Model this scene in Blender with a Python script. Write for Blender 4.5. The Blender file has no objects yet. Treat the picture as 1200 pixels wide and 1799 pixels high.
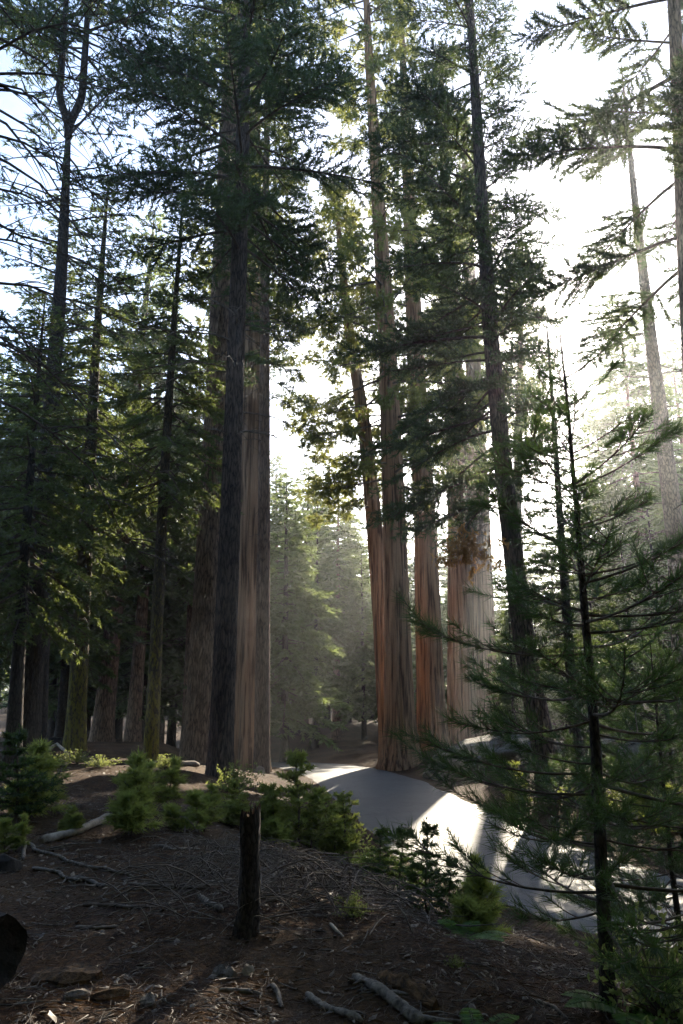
import bpy, math, random
import numpy as np
from mathutils import Vector

# ------------------------------------------------------------------ camera, sky, sun, exposure
sc = bpy.context.scene
R = math.radians
F, TH, EYE = 1300.0, R(14.0), 1.6            # focal length in photo pixels, upward pitch, eye height
cam_d = bpy.data.cameras.new('camera'); cam = bpy.data.objects.new('camera', cam_d)
sc.collection.objects.link(cam); sc.camera = cam
cam_d.sensor_fit = 'VERTICAL'; cam_d.sensor_height = 36.0; cam_d.lens = 36.0 * F / 1799.0
cam_d.clip_start = 0.05; cam_d.clip_end = 3000
cam.location = (0, 0, EYE); cam.rotation_euler = (R(90) + TH, 0, 0)

SUN_AZ, SUN_EL = R(15.2), R(24.3)            # the sun stands in the picture, just beside a pine trunk
wd = bpy.data.worlds.new('World'); sc.world = wd; wd.use_nodes = True
nt = wd.node_tree; bg = nt.nodes['Background']
sky = nt.nodes.new('ShaderNodeTexSky'); sky.sky_type = 'NISHITA'; sky.sun_disc = False
sky.sun_elevation = SUN_EL; sky.sun_rotation = SUN_AZ; sky.altitude = 2000; sky.dust_density = 3.5
nt.links.new(sky.outputs[0], bg.inputs[0]); bg.inputs[1].default_value = 0.15
sun_d = bpy.data.lights.new('sun', 'SUN'); sun_d.energy = 5.0; sun_d.angle = R(0.53); sun_d.color = (1.0, 0.88, 0.69)
sun = bpy.data.objects.new('sun', sun_d); sc.collection.objects.link(sun)
S_DIR = Vector((math.sin(SUN_AZ) * math.cos(SUN_EL), math.cos(SUN_AZ) * math.cos(SUN_EL), math.sin(SUN_EL)))
sun.rotation_euler = S_DIR.to_track_quat('Z', 'Y').to_euler(); sun.location = S_DIR * 200
vs = sc.view_settings; vs.view_transform = 'Standard'; vs.look = 'None'; vs.gamma = 1.0; vs.use_curve_mapping = False
vs.exposure = 1.95
cy = sc.cycles
cy.use_denoising = True; cy.use_light_tree = False; cy.use_adaptive_sampling = True; cy.adaptive_threshold = 0.03; cy.max_bounces = 4; cy.diffuse_bounces = 3; cy.glossy_bounces = 2
cy.transmission_bounces = 3; cy.volume_bounces = 0; cy.transparent_max_bounces = 4
cy.caustics_reflective = False; cy.caustics_refractive = False; cy.sample_clamp_indirect = 6

# ------------------------------------------------------------------ small tools
rs = np.random.default_rng(11)
COL = sc.collection

def ray(u, v):
    x = (u - 600.0) / F; d = (v - 899.5) / F
    return x, math.cos(TH) + d * math.sin(TH), math.sin(TH) - d * math.cos(TH)

def P(u, v, Y):
    """the point of the place at distance Y that the photo shows at pixel (u, v)"""
    x, y, z = ray(u, v); s = Y / y
    return np.array([x * s, Y, EYE + z * s])

def mpp(u, v, Y):
    return Y / ray(u, v)[1] / F

def smooth(t):
    t = np.clip(t, 0, 1); return t * t * (3 - 2 * t)

_tab = np.random.default_rng(3).random((256, 256))
def vnoise(x, y, seed=0):
    x = np.asarray(x, float) + seed * 17.3; y = np.asarray(y, float) + seed * 9.1
    xi = np.floor(x).astype(int); yi = np.floor(y).astype(int); fx = smooth(x - xi); fy = smooth(y - yi)
    g = lambda a, b: _tab[a & 255, b & 255]
    return (g(xi, yi) * (1 - fx) + g(xi + 1, yi) * fx) * (1 - fy) + (g(xi, yi + 1) * (1 - fx) + g(xi + 1, yi + 1) * fx) * fy - 0.5

class MB:
    """collects vertices and faces of ONE mesh"""
    def __init__(self): self.v = []; self.q = []; self.t = []; self.n = 0
    def add(self, v, q=None, t=None):
        v = np.asarray(v, float).reshape(-1, 3)
        if q is not None and len(q): self.q.append(np.asarray(q, int) + self.n)
        if t is not None and len(t): self.t.append(np.asarray(t, int) + self.n)
        self.v.append(v); self.n += len(v)
    def mesh(self, name, mat, smooth_=True):
        V = np.concatenate(self.v) if self.v else np.zeros((0, 3))
        Q = np.concatenate(self.q) if self.q else np.zeros((0, 4), int)
        T = np.concatenate(self.t) if self.t else np.zeros((0, 3), int)
        me = bpy.data.meshes.new(name)
        me.vertices.add(len(V)); me.vertices.foreach_set('co', V.astype(np.float32).ravel())
        loops = np.concatenate([Q.ravel(), T.ravel()]).astype(np.int32)
        me.loops.add(len(loops)); me.loops.foreach_set('vertex_index', loops)
        nq, ntr = len(Q), len(T)
        st = np.concatenate([np.arange(nq) * 4, nq * 4 + np.arange(ntr) * 3]).astype(np.int32)
        me.polygons.add(nq + ntr); me.polygons.foreach_set('loop_start', st)
        me.polygons.foreach_set('use_smooth', np.full(nq + ntr, smooth_, bool))
        me.materials.append(mat); me.update(calc_edges=True)
        return me
    def obj(self, name, mat, parent=None, smooth_=True):
        o = bpy.data.objects.new(name, self.mesh(name, mat, smooth_)); COL.objects.link(o)
        if parent is not None: o.parent = parent
        return o

def tag(o, label=None, cat=None, group=None, kind=None):
    if label: o['label'] = label
    if cat: o['category'] = cat
    if group: o['group'] = group
    if kind: o['kind'] = kind
    return o

def empty(name, loc, label=None, cat=None, group=None, rz=0.0):
    o = bpy.data.objects.new(name, None); COL.objects.link(o); o.location = tuple(loc); o.rotation_euler = (0, 0, rz)
    o.empty_display_size = 0.2
    return tag(o, label, cat, group)

def copy_tree(o, loc, rz, scale, label=None, group=None):
    c = o.copy(); COL.objects.link(c); c.location = tuple(loc); c.rotation_euler = (0, 0, rz); c.scale = scale
    if label: c['label'] = label
    if group: c['group'] = group
    for ch in list(o.children):
        d = ch.copy(); COL.objects.link(d); d.parent = c
        for g in ch.children:
            e = g.copy(); COL.objects.link(e); e.parent = d
    return c

def unit(a): return a / np.maximum(np.linalg.norm(a, axis=-1, keepdims=True), 1e-9)

def tube(mb, pts, rad, seg=6, cap=True, warp=None):
    pts = np.asarray(pts, float); n = len(pts); rad = np.broadcast_to(np.asarray(rad, float), (n,))
    tan = unit(np.gradient(pts, axis=0)); mean = unit(pts[-1] - pts[0])
    ref = np.array([0, 0, 1.0]) if abs(mean[2]) < 0.8 else np.array([1.0, 0, 0])
    a = unit(np.cross(tan, ref)); b = np.cross(tan, a)
    th = np.arange(seg) * 2 * math.pi / seg
    rr = rad[:, None] * (warp if warp is not None else 1.0) * np.ones((n, seg))
    V = pts[:, None, :] + rr[..., None] * (a[:, None, :] * np.cos(th)[None, :, None] + b[:, None, :] * np.sin(th)[None, :, None])
    i = np.arange(n - 1)[:, None] * seg; j = np.arange(seg)[None, :]; j2 = (j + 1) % seg
    Q = np.stack([i + j, i + seg + j, i + seg + j2, i + j2], -1).reshape(-1, 4)
    V = V.reshape(-1, 3); T = []
    if cap:
        V = np.concatenate([V, pts[:1], pts[-1:]]); c0, c1 = n * seg, n * seg + 1
        k = np.arange(seg); k2 = (k + 1) % seg
        T = np.concatenate([np.stack([np.full(seg, c0), k, k2], -1), np.stack([np.full(seg, c1), (n - 1) * seg + k2, (n - 1) * seg + k], -1)])
    mb.add(V, Q, T)

def blades(mb, Pn, D, L, W, rng, flat=0.0, kite=False):
    """needle-like leaf faces: one slim triangle each"""
    n = len(Pn)
    if not n: return
    L = np.broadcast_to(L, (n,)); W = np.broadcast_to(W, (n,))
    r = rng.normal(size=(n, 3)); r[:, 2] = r[:, 2] * (1 - flat) + 1.6 * flat
    w = unit(np.cross(D, r)) * (W * 0.5)[:, None]
    if kite:
        base = Pn + D * (L * 0.4)[:, None]
        V = np.stack([Pn, base + w, Pn + D * L[:, None], base - w], 1).reshape(-1, 3)
        mb.add(V, q=np.arange(n)[:, None] * 4 + np.array([[0, 1, 2, 3]])); return
    V = np.stack([Pn + w, Pn + D * L[:, None], Pn - w], 1).reshape(-1, 3)
    mb.add(V, t=np.arange(n)[:, None] * 3 + np.array([[0, 1, 2]]))

def tufts(mb, C, A, k, L, W, rng, spread=0.9, flat=0.0, along=0.5):
    """k needles at every tuft centre C, fanned about the twig axis A"""
    n = len(C)
    if not n: return
    C = np.repeat(C, k, 0); A = np.repeat(A, k, 0)
    p = rng.normal(size=C.shape); p[:, 2] *= (1 - 0.75 * flat)
    p -= A * np.sum(p * A, 1, keepdims=True); p = unit(p)
    ph = rng.uniform(0.35, 1.0, (len(C), 1)) * spread
    D = unit(A * np.cos(ph) + p * np.sin(ph))
    L = np.repeat(np.broadcast_to(L, (n,)), k) * rng.uniform(0.7, 1.15, len(C))
    W = np.repeat(np.broadcast_to(W, (n,)), k)
    C = C + A * (rng.uniform(-along, along, (len(C), 1)) * L[:, None])
    blades(mb, C, D, L, W, rng, flat * 0.6)

# ------------------------------------------------------------------ materials
def mat_new(name):
    m = bpy.data.materials.new(name); m.use_nodes = True
    n = m.node_tree.nodes; return m, n, m.node_tree.links, n['Principled BSDF'], n['Material Output']

def ramp(n, l, src, stops):
    r = n.new('ShaderNodeValToRGB'); e = r.color_ramp.elements
    while len(e) < len(stops): e.new(0.5)
    for el, (p, c) in zip(e, stops): el.position = p; el.color = (*c, 1)
    l.new(src, r.inputs[0]); return r

def coords(n, l, scale, kind='Object'):
    tc = n.new('ShaderNodeTexCoord'); mp = n.new('ShaderNodeMapping'); mp.inputs['Scale'].default_value = scale
    l.new(tc.outputs[kind], mp.inputs[0]); return mp.outputs[0]

def noise(n, l, vec, scale, detail=5, rough=0.6, dist=0.0):
    t = n.new('ShaderNodeTexNoise'); t.inputs['Scale'].default_value = scale; t.inputs['Detail'].default_value = detail
    t.inputs['Roughness'].default_value = rough; t.inputs['Distortion'].default_value = dist
    if vec is not None: l.new(vec, t.inputs['Vector'])
    return t

def bump(n, l, b, h, dist, strength=1.0):
    bp = n.new('ShaderNodeBump'); bp.inputs['Distance'].default_value = dist; bp.inputs['Strength'].default_value = strength
    l.new(h, bp.inputs['Height']); l.new(bp.outputs[0], b.inputs['Normal']); return bp

def mixc(n, l, fac, a, b):
    mx = n.new('ShaderNodeMix'); mx.data_type = 'RGBA'
    if isinstance(fac, float): mx.inputs[0].default_value = fac
    else: l.new(fac, mx.inputs[0])
    for i, c in ((6, a), (7, b)):
        if isinstance(c, tuple): mx.inputs[i].default_value = (*c, 1)
        else: l.new(c, mx.inputs[i])
    return mx.outputs[2]

def bark(name, dark, light, plate=(9, 9, 2.2), depth=0.03, moss=None, furrow=False):
    m, n, l, b, o = mat_new(name)
    v = coords(n, l, plate)
    if furrow:
        t = noise(n, l, v, 1.0, 6, 0.62, 0.4); h = t.outputs[0]
        c = ramp(n, l, h, [(0.40, dark), (0.5, light), (0.66, tuple(x * 1.35 for x in light))])
    else:
        w = noise(n, l, v, 0.9, 4, 0.6)
        vm = n.new('ShaderNodeVectorMath'); vm.operation = 'MULTIPLY_ADD'; vm.inputs[1].default_value = (1.7, 1.7, 1.7)
        l.new(w.outputs['Color'], vm.inputs[0]); l.new(v, vm.inputs[2])
        vo = n.new('ShaderNodeTexVoronoi'); vo.feature = 'DISTANCE_TO_EDGE'; vo.inputs['Scale'].default_value = 1.0
        l.new(vm.outputs[0], vo.inputs['Vector'])
        fine = noise(n, l, v, 2.6, 6, 0.7)
        ad = n.new('ShaderNodeMath'); ad.operation = 'MULTIPLY_ADD'; ad.inputs[1].default_value = 0.55
        l.new(fine.outputs[0], ad.inputs[0]); l.new(vo.outputs['Distance'], ad.inputs[2]); h = ad.outputs[0]
        c = ramp(n, l, h, [(0.24, dark), (0.46, light), (0.8, tuple(x * 1.3 for x in light))])
    col = c.outputs[0]
    big = noise(n, l, coords(n, l, (0.8, 0.8, 0.25)), 1.0, 3)
    hs = n.new('ShaderNodeHueSaturation'); l.new(col, hs.inputs['Color'])
    mr = n.new('ShaderNodeMapRange'); mr.inputs[3].default_value = 0.65; mr.inputs[4].default_value = 1.35
    l.new(big.outputs[0], mr.inputs[0]); l.new(mr.outputs[0], hs.inputs['Value']); col = hs.outputs[0]
    if moss:
        mt = noise(n, l, coords(n, l, (14, 14, 5)), 1.0, 4, 0.7)
        zz = n.new('ShaderNodeSeparateXYZ'); tc = n.new('ShaderNodeTexCoord'); l.new(tc.outputs['Object'], zz.inputs[0])
        zr = n.new('ShaderNodeMapRange'); zr.inputs[1].default_value = 0.0; zr.inputs[2].default_value = moss[1]; zr.inputs[3].default_value = 0.11; zr.inputs[4].default_value = -0.16
        l.new(zz.outputs[2], zr.inputs[0])
        a2 = n.new('ShaderNodeMath'); l.new(mt.outputs[0], a2.inputs[0]); l.new(zr.outputs[0], a2.inputs[1])
        mk = ramp(n, l, a2.outputs[0], [(0.5, (0, 0, 0)), (0.62, (1, 1, 1))])
        col = mixc(n, l, mk.outputs[0], col, moss[0])
    l.new(col, b.inputs['Base Color']); b.inputs['Roughness'].default_value = 0.92; b.inputs['Specular IOR Level'].default_value = 0.2
    bump(n, l, b, h, depth); return m

def leaf(name, a, b_, trans=(0.16, 0.2, 0.03), tw=0.45):
    m, n, l, b, o = mat_new(name)
    g = n.new('ShaderNodeNewGeometry'); oi = n.new('ShaderNodeObjectInfo')
    cl = noise(n, l, coords(n, l, (0.9, 0.9, 0.9)), 1.0, 2)
    f = n.new('ShaderNodeMath'); f.operation = 'MULTIPLY_ADD'; f.inputs[1].default_value = 0.45; l.new(g.outputs['Random Per Island'], f.inputs[0])
    mr = n.new('ShaderNodeMapRange'); mr.inputs[1].default_value = 0.3; mr.inputs[2].default_value = 0.7; mr.inputs[4].default_value = 0.55; l.new(cl.outputs[0], mr.inputs[0])
    l.new(mr.outputs[0], f.inputs[2])
    col = mixc(n, l, f.outputs[0], a, b_)
    tcol = mixc(n, l, f.outputs[0], tuple(x * 0.75 for x in trans), tuple(min(1, x * 1.3) for x in trans))
    hs = n.new('ShaderNodeHueSaturation'); l.new(col, hs.inputs['Color'])
    m2 = n.new('ShaderNodeMapRange'); m2.inputs[3].default_value = 0.8; m2.inputs[4].default_value = 1.2; l.new(oi.outputs['Random'], m2.inputs[0]); l.new(m2.outputs[0], hs.inputs['Value'])
    l.new(hs.outputs[0], b.inputs['Base Color']); b.inputs['Roughness'].default_value = 0.55; b.inputs['Specular IOR Level'].default_value = 0.35
    tr = n.new('ShaderNodeBsdfTranslucent'); l.new(tcol, tr.inputs[0])
    mx = n.new('ShaderNodeMixShader'); mx.inputs[0].default_value = tw
    l.new(b.outputs[0], mx.inputs[1]); l.new(tr.outputs[0], mx.inputs[2]); l.new(mx.outputs[0], o.inputs[0])
    return m

def rough_mat(name, a, b_, scale=6.0, bumpd=0.01, rough=0.9, stretch=(1, 1, 1)):
    m, n, l, b, o = mat_new(name)
    t = noise(n, l, coords(n, l, stretch), scale, 6, 0.65)
    c = ramp(n, l, t.outputs[0], [(0.35, a), (0.65, b_)])
    l.new(c.outputs[0], b.inputs['Base Color']); b.inputs['Roughness'].default_value = rough; b.inputs['Specular IOR Level'].default_value = 0.25
    if bumpd: bump(n, l, b, t.outputs[0], bumpd)
    return m

M = {}
M['pine_bark'] = bark('pine_bark', (0.016, 0.011, 0.009), (0.105, 0.074, 0.057), (11, 11, 2.0), 0.035)
M['brown_bark'] = bark('brown_bark', (0.04, 0.025, 0.016), (0.23, 0.15, 0.098), (10, 10, 1.8), 0.035)
M['tan_bark'] = bark('tan_bark', (0.05, 0.031, 0.021), (0.19, 0.122, 0.083), (11, 11, 1.6), 0.025)
M['fir_bark'] = bark('fir_bark', (0.016, 0.012, 0.009), (0.066, 0.05, 0.039), (16, 16, 4), 0.02)
M['lichen_bark'] = bark('lichen_bark', (0.02, 0.014, 0.009), (0.085, 0.062, 0.034), (16, 16, 4), 0.025, moss=((0.17, 0.145, 0.022), 9.0))
M['sequoia_bark'] = bark('sequoia_bark', (0.08, 0.042, 0.023), (0.28, 0.165, 0.09), (7, 7, 0.34), 0.12, furrow=True)
M['pale_sequoia_bark'] = bark('pale_sequoia_bark', (0.08, 0.05, 0.031), (0.25, 0.165, 0.105), (7, 7, 0.28), 0.10, furrow=True)
M['snag_bark'] = bark('snag_bark', (0.05, 0.04, 0.032), (0.17, 0.13, 0.10), (12, 12, 4), 0.02)
M['char_bark'] = bark('char_bark', (0.012, 0.009, 0.007), (0.06, 0.045, 0.035), (30, 30, 12), 0.012)
M['twig'] = rough_mat('twig', (0.05, 0.035, 0.026), (0.13, 0.095, 0.07), 14, 0.004, stretch=(1, 1, 1))
M['dead_twig'] = rough_mat('dead_twig', (0.07, 0.053, 0.04), (0.19, 0.15, 0.115), 14, 0.003)
M['grey_wood'] = rough_mat('grey_wood', (0.045, 0.035, 0.027), (0.23, 0.19, 0.15), 24, 0.012, stretch=(1, 1, 1))
M['pale_wood'] = rough_mat('pale_wood', (0.15, 0.11, 0.08), (0.42, 0.35, 0.27), 7, 0.008)
M['rotten_wood'] = rough_mat('rotten_wood', (0.022, 0.012, 0.006), (0.19, 0.10, 0.042), 16, 0.03)
M['black_wood'] = rough_mat('black_wood', (0.006, 0.005, 0.004), (0.03, 0.022, 0.016), 9, 0.02)
M['rock'] = rough_mat('rock', (0.055, 0.045, 0.03), (0.22, 0.205, 0.175), 2.6, 0.05)
M['pine_needles'] = leaf('pine_needles', (0.014, 0.034, 0.018), (0.036, 0.066, 0.032), (0.13, 0.17, 0.045), 0.42)
M['fir_needles'] = leaf('fir_needles', (0.022, 0.042, 0.015), (0.056, 0.088, 0.03), (0.185, 0.225, 0.055), 0.45)
M['sequoia_leaves'] = leaf('sequoia_leaves', (0.035, 0.07, 0.024), (0.085, 0.13, 0.042), (0.32, 0.33, 0.075), 0.5)
M['young_needles'] = leaf('young_needles', (0.042, 0.078, 0.022), (0.125, 0.165, 0.05), (0.36, 0.40, 0.08), 0.55)
M['sapling_needles'] = leaf('sapling_needles', (0.016, 0.04, 0.013), (0.034, 0.064, 0.019), (0.09, 0.145, 0.028), 0.4)
M['shrub_leaves'] = leaf('shrub_leaves', (0.06, 0.10, 0.03), (0.14, 0.18, 0.06), (0.34, 0.38, 0.1), 0.5)
M['fern_leaves'] = leaf('fern_leaves', (0.04, 0.10, 0.02), (0.10, 0.18, 0.04), (0.22, 0.36, 0.05), 0.5)
M['rust_needles'] = leaf('rust_needles', (0.22, 0.11, 0.035), (0.40, 0.22, 0.07), (0.5, 0.26, 0.07), 0.45)
M['dead_needles'] = leaf('dead_needles', (0.022, 0.012, 0.007), (0.12, 0.068, 0.035), (0.09, 0.045, 0.015), 0.2)
M['chips'] = leaf('chips', (0.02, 0.013, 0.009), (0.23, 0.17, 0.115), (0.05, 0.03, 0.01), 0.02)
M['mossy_rock'] = rough_mat('mossy_rock', (0.05, 0.06, 0.02), (0.15, 0.13, 0.08), 2.2, 0.06)
def rock_mat(name, a, b_, lich, moss):
    m, n, l, b, o = mat_new(name); v = coords(n, l, (1, 1, 1))
    g = noise(n, l, v, 30, 5, 0.7); big = noise(n, l, v, 1.6, 6, 0.65, 0.5); li = noise(n, l, v, 5.5, 6, 0.7)
    c = ramp(n, l, g.outputs[0], [(0.3, a), (0.7, b_)]); mk = ramp(n, l, li.outputs[0], [(0.53, (0, 0, 0)), (0.6, (0.8, 0.8, 0.8))]); m2 = ramp(n, l, big.outputs[0], [(0.48, (0, 0, 0)), (0.6, (0.9, 0.9, 0.9))])
    vo = n.new('ShaderNodeTexVoronoi'); vo.feature = 'DISTANCE_TO_EDGE'; vo.inputs['Scale'].default_value = 0.9; w = noise(n, l, v, 2, 4); vm = n.new('ShaderNodeVectorMath'); vm.operation = 'MULTIPLY_ADD'; vm.inputs[1].default_value = (0.6, 0.6, 0.6); l.new(w.outputs['Color'], vm.inputs[0]); l.new(v, vm.inputs[2]); l.new(vm.outputs[0], vo.inputs['Vector'])
    cr = ramp(n, l, vo.outputs['Distance'], [(0.0, (0.15, 0.15, 0.15)), (0.035, (1, 1, 1))])
    col = mixc(n, l, m2.outputs[0], mixc(n, l, mk.outputs[0], c.outputs[0], lich), moss); mu = n.new('ShaderNodeMix'); mu.data_type = 'RGBA'; mu.blend_type = 'MULTIPLY'; mu.inputs[0].default_value = 1; l.new(col, mu.inputs[6]); l.new(cr.outputs[0], mu.inputs[7]); l.new(mu.outputs[2], b.inputs['Base Color']); b.inputs['Roughness'].default_value = 0.95
    ad = n.new('ShaderNodeMath'); ad.operation = 'MULTIPLY_ADD'; ad.inputs[1].default_value = 0.3; l.new(g.outputs[0], ad.inputs[0]); l.new(cr.outputs[0], ad.inputs[2]); bump(n, l, b, ad.outputs[0], 0.05); return m
M['rock'] = rock_mat('rock', (0.09, 0.083, 0.072), (0.20, 0.19, 0.168), (0.055, 0.05, 0.04), (0.075, 0.05, 0.028))
M['mossy_rock'] = rock_mat('mossy_rock', (0.06, 0.055, 0.045), (0.14, 0.125, 0.10), (0.07, 0.085, 0.03), (0.05, 0.065, 0.02))
M['tan_rock'] = rough_mat('tan_rock', (0.20, 0.14, 0.09), (0.36, 0.28, 0.2), 8, 0.01)
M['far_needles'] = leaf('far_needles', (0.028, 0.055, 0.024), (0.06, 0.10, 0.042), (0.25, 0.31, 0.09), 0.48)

def soil_mat():
    m, n, l, b, o = mat_new('forest_soil')
    v = coords(n, l, (1, 1, 1))
    fine = noise(n, l, v, 26, 8, 0.72); mid = noise(n, l, v, 3.2, 5, 0.6); big = noise(n, l, v, 0.35, 3)
    c1 = ramp(n, l, fine.outputs[0], [(0.34, (0.006, 0.0035, 0.002)), (0.5, (0.038, 0.019, 0.009)), (0.7, (0.14, 0.075, 0.035))])
    c2 = ramp(n, l, mid.outputs[0], [(0.35, (0.55, 0.5, 0.46)), (0.65, (1.25, 1.15, 1.02))])
    mu = n.new('ShaderNodeMix'); mu.data_type = 'RGBA'; mu.blend_type = 'MULTIPLY'; mu.inputs[0].default_value = 1
    l.new(c1.outputs[0], mu.inputs[6]); l.new(c2.outputs[0], mu.inputs[7])
    bm = ramp(n, l, big.outputs[0], [(0.45, (0, 0, 0)), (0.65, (0.5, 0.5, 0.5))])
    l.new(mixc(n, l, bm.outputs[0], mu.outputs[2], (0.115, 0.072, 0.036)), b.inputs['Base Color'])
    b.inputs['Roughness'].default_value = 0.95; b.inputs['Specular IOR Level'].default_value = 0.15
    bump(n, l, b, fine.outputs[0], 0.035); return m
M['soil'] = soil_mat()

def road_mat():
    m, n, l, b, o = mat_new('asphalt')
    v = coords(n, l, (1, 1, 1))
    g = noise(n, l, v, 90, 4, 0.7); s = noise(n, l, v, 0.9, 5, 0.6)
    c = ramp(n, l, g.outputs[0], [(0.3, (0.036, 0.038, 0.041)), (0.7, (0.095, 0.098, 0.101))])
    st = ramp(n, l, s.outputs[0], [(0.35, (0.8, 0.8, 0.8)), (0.68, (1.12, 1.1, 1.06))])
    mu = n.new('ShaderNodeMix'); mu.data_type = 'RGBA'; mu.blend_type = 'MULTIPLY'; mu.inputs[0].default_value = 1
    l.new(c.outputs[0], mu.inputs[6]); l.new(st.outputs[0], mu.inputs[7]); l.new(mu.outputs[2], b.inputs['Base Color'])
    vo = n.new('ShaderNodeTexVoronoi'); vo.feature = 'DISTANCE_TO_EDGE'; vo.inputs['Scale'].default_value = 0.55; w = noise(n, l, v, 1.3, 5, 0.65); vm = n.new('ShaderNodeVectorMath'); vm.operation = 'MULTIPLY_ADD'; vm.inputs[1].default_value = (1.2, 1.2, 0.2); l.new(w.outputs['Color'], vm.inputs[0]); l.new(v, vm.inputs[2]); l.new(vm.outputs[0], vo.inputs['Vector'])
    cr = ramp(n, l, vo.outputs['Distance'], [(0.0, (0.35, 0.35, 0.35)), (0.012, (1, 1, 1))]); md = noise(n, l, v, 7, 6, 0.7); mc = ramp(n, l, md.outputs[0], [(0.3, (0.72, 0.71, 0.7)), (0.7, (1.15, 1.15, 1.15))])
    m3 = n.new('ShaderNodeMix'); m3.data_type = 'RGBA'; m3.blend_type = 'MULTIPLY'; m3.inputs[0].default_value = 1; l.new(cr.outputs[0], m3.inputs[6]); l.new(mc.outputs[0], m3.inputs[7])
    m4 = n.new('ShaderNodeMix'); m4.data_type = 'RGBA'; m4.blend_type = 'MULTIPLY'; m4.inputs[0].default_value = 1; l.new(mu.outputs[2], m4.inputs[6]); l.new(m3.outputs[2], m4.inputs[7]); l.new(m4.outputs[2], b.inputs['Base Color'])
    b.inputs['Roughness'].default_value = 0.66; b.inputs['Specular IOR Level'].default_value = 0.4
    bump(n, l, b, g.outputs[0], 0.006, 0.6); return m
M['road'] = road_mat()

# ------------------------------------------------------------------ terrain
RC = np.array([(34, 2.0), (26, 4.0), (19, 5.6), (12, 7.8), (7.7, 9.9), (4.9, 12.6), (3.55, 15.4), (2.8, 18.6), (1.8, 25), (0.65, 32), (-1.6, 40), (-5.5, 48), (-11, 55), (-19, 61)], float)
def catmull(p, k=16):
    q = np.vstack([2 * p[0] - p[1], p, 2 * p[-1] - p[-2]]); out = []
    for i in range(1, len(q) - 2):
        t = np.linspace(0, 1, k, endpoint=False)[:, None]; a, b, c, d = q[i - 1], q[i], q[i + 1], q[i + 2]
        out.append(0.5 * (2 * b + (c - a) * t + (2 * a - 5 * b + 4 * c - d) * t ** 2 + (3 * b - a - 3 * c + d) * t ** 3))
    return np.vstack(out + [p[-1:]])
RL = catmull(RC); RT = unit(np.gradient(RL, axis=0)); RN = np.stack([RT[:, 1], -RT[:, 0]], 1)   # RN: right of travel (away from the camera)
ROAD_HALF = 2.25
def road_z(y): return -1.5 - 0.0022 * np.clip(y - 28, 0, 26) ** 2 - 0.11 * np.clip(y - 54, 0, 30)

def terrain(x, y):
    x = np.atleast_1d(np.asarray(x, float)); y = np.atleast_1d(np.asarray(y, float)); shp = x.shape
    xf, yf = x.ravel(), y.ravel(); d = np.full(len(xf), 1e9); ix = np.zeros(len(xf), int)
    for i in range(0, len(xf), 20000):
        dd = (xf[i:i + 20000, None] - RL[None, :, 0]) ** 2 + (yf[i:i + 20000, None] - RL[None, :, 1]) ** 2
        ix[i:i + 20000] = dd.argmin(1); d[i:i + 20000] = np.sqrt(dd.min(1))
    side = (xf - RL[ix, 0]) * RN[ix, 0] + (yf - RL[ix, 1]) * RN[ix, 1]      # > 0: right verge
    zr = road_z(RL[ix, 1])
    la = np.interp(yf, [0, 12, 18, 22, 27, 34, 50, 80, 150], [0, 0, -0.12, -0.4, -0.65, -1.35, -2.2, -2.8, -3.5])
    lb = np.interp(yf, [0, 25, 35, 60, 150], [0, -0.05, -0.45, -1.2, -2.5])
    left = la + (lb - la) * smooth((-xf - 4) / 5)
    right = zr + 0.45 + 0.09 * np.clip(d - 4, 0, 30)
    wl = np.interp(yf, [0, 12, 18, 26, 40], [5.6, 5.4, 4.6, 4.0, 6])
    e = d - ROAD_HALF - 0.1
    t = np.where(side > 0, smooth(e / 2.6), 0.45 * smooth(e / wl) + 0.55 * np.clip(e / wl, 0, 1)); lv = np.where(side > 0, right, left)
    z = zr - 0.05 + (lv - zr + 0.05) * t
    amp = smooth((e - 0.1) / 1.5)
    z = z + amp * (0.16 * vnoise(xf * 0.6, yf * 0.6, 1) + 0.09 * vnoise(xf * 1.9, yf * 1.9, 2) + 0.035 * vnoise(xf * 6, yf * 6, 3))
    z = z + amp * 1.2 * vnoise(xf * 0.05, yf * 0.05, 4) * smooth((yf - 35) / 30)
    return z.reshape(shp)
def gz(x, y): return float(terrain([x], [y])[0])

def axis_steps(lims):
    out = []
    for a, b, s in lims: out += list(np.arange(a, b, s))
    return np.array(out)
xs = axis_steps([(-900, -200, 100), (-200, -60, 14), (-60, -20, 3), (-20, -7, 0.7), (-7, 8, 0.13), (8, 24, 0.6), (24, 60, 3), (60, 200, 14), (200, 901, 100)])
ys = axis_steps([(-300, -40, 40), (-40, -6, 3), (-6, 3, 0.6), (3, 14, 0.13), (14, 36, 0.35), (36, 70, 1.2), (70, 200, 8), (200, 1501, 130)])
gx, gy = np.meshgrid(xs, ys); hz = terrain(gx, gy)
ny, nx = gx.shape; mb = MB()
i = np.arange(ny - 1)[:, None] * nx; j = np.arange(nx - 1)[None, :]
mb.add(np.stack([gx, gy, hz], -1), np.stack([i + j, i + j + 1, i + nx + j + 1, i + nx + j], -1).reshape(-1, 4))
tag(mb.obj('forest_floor', M['soil']), 'brown forest floor of needle duff and soil', 'forest floor', kind='structure')

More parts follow.
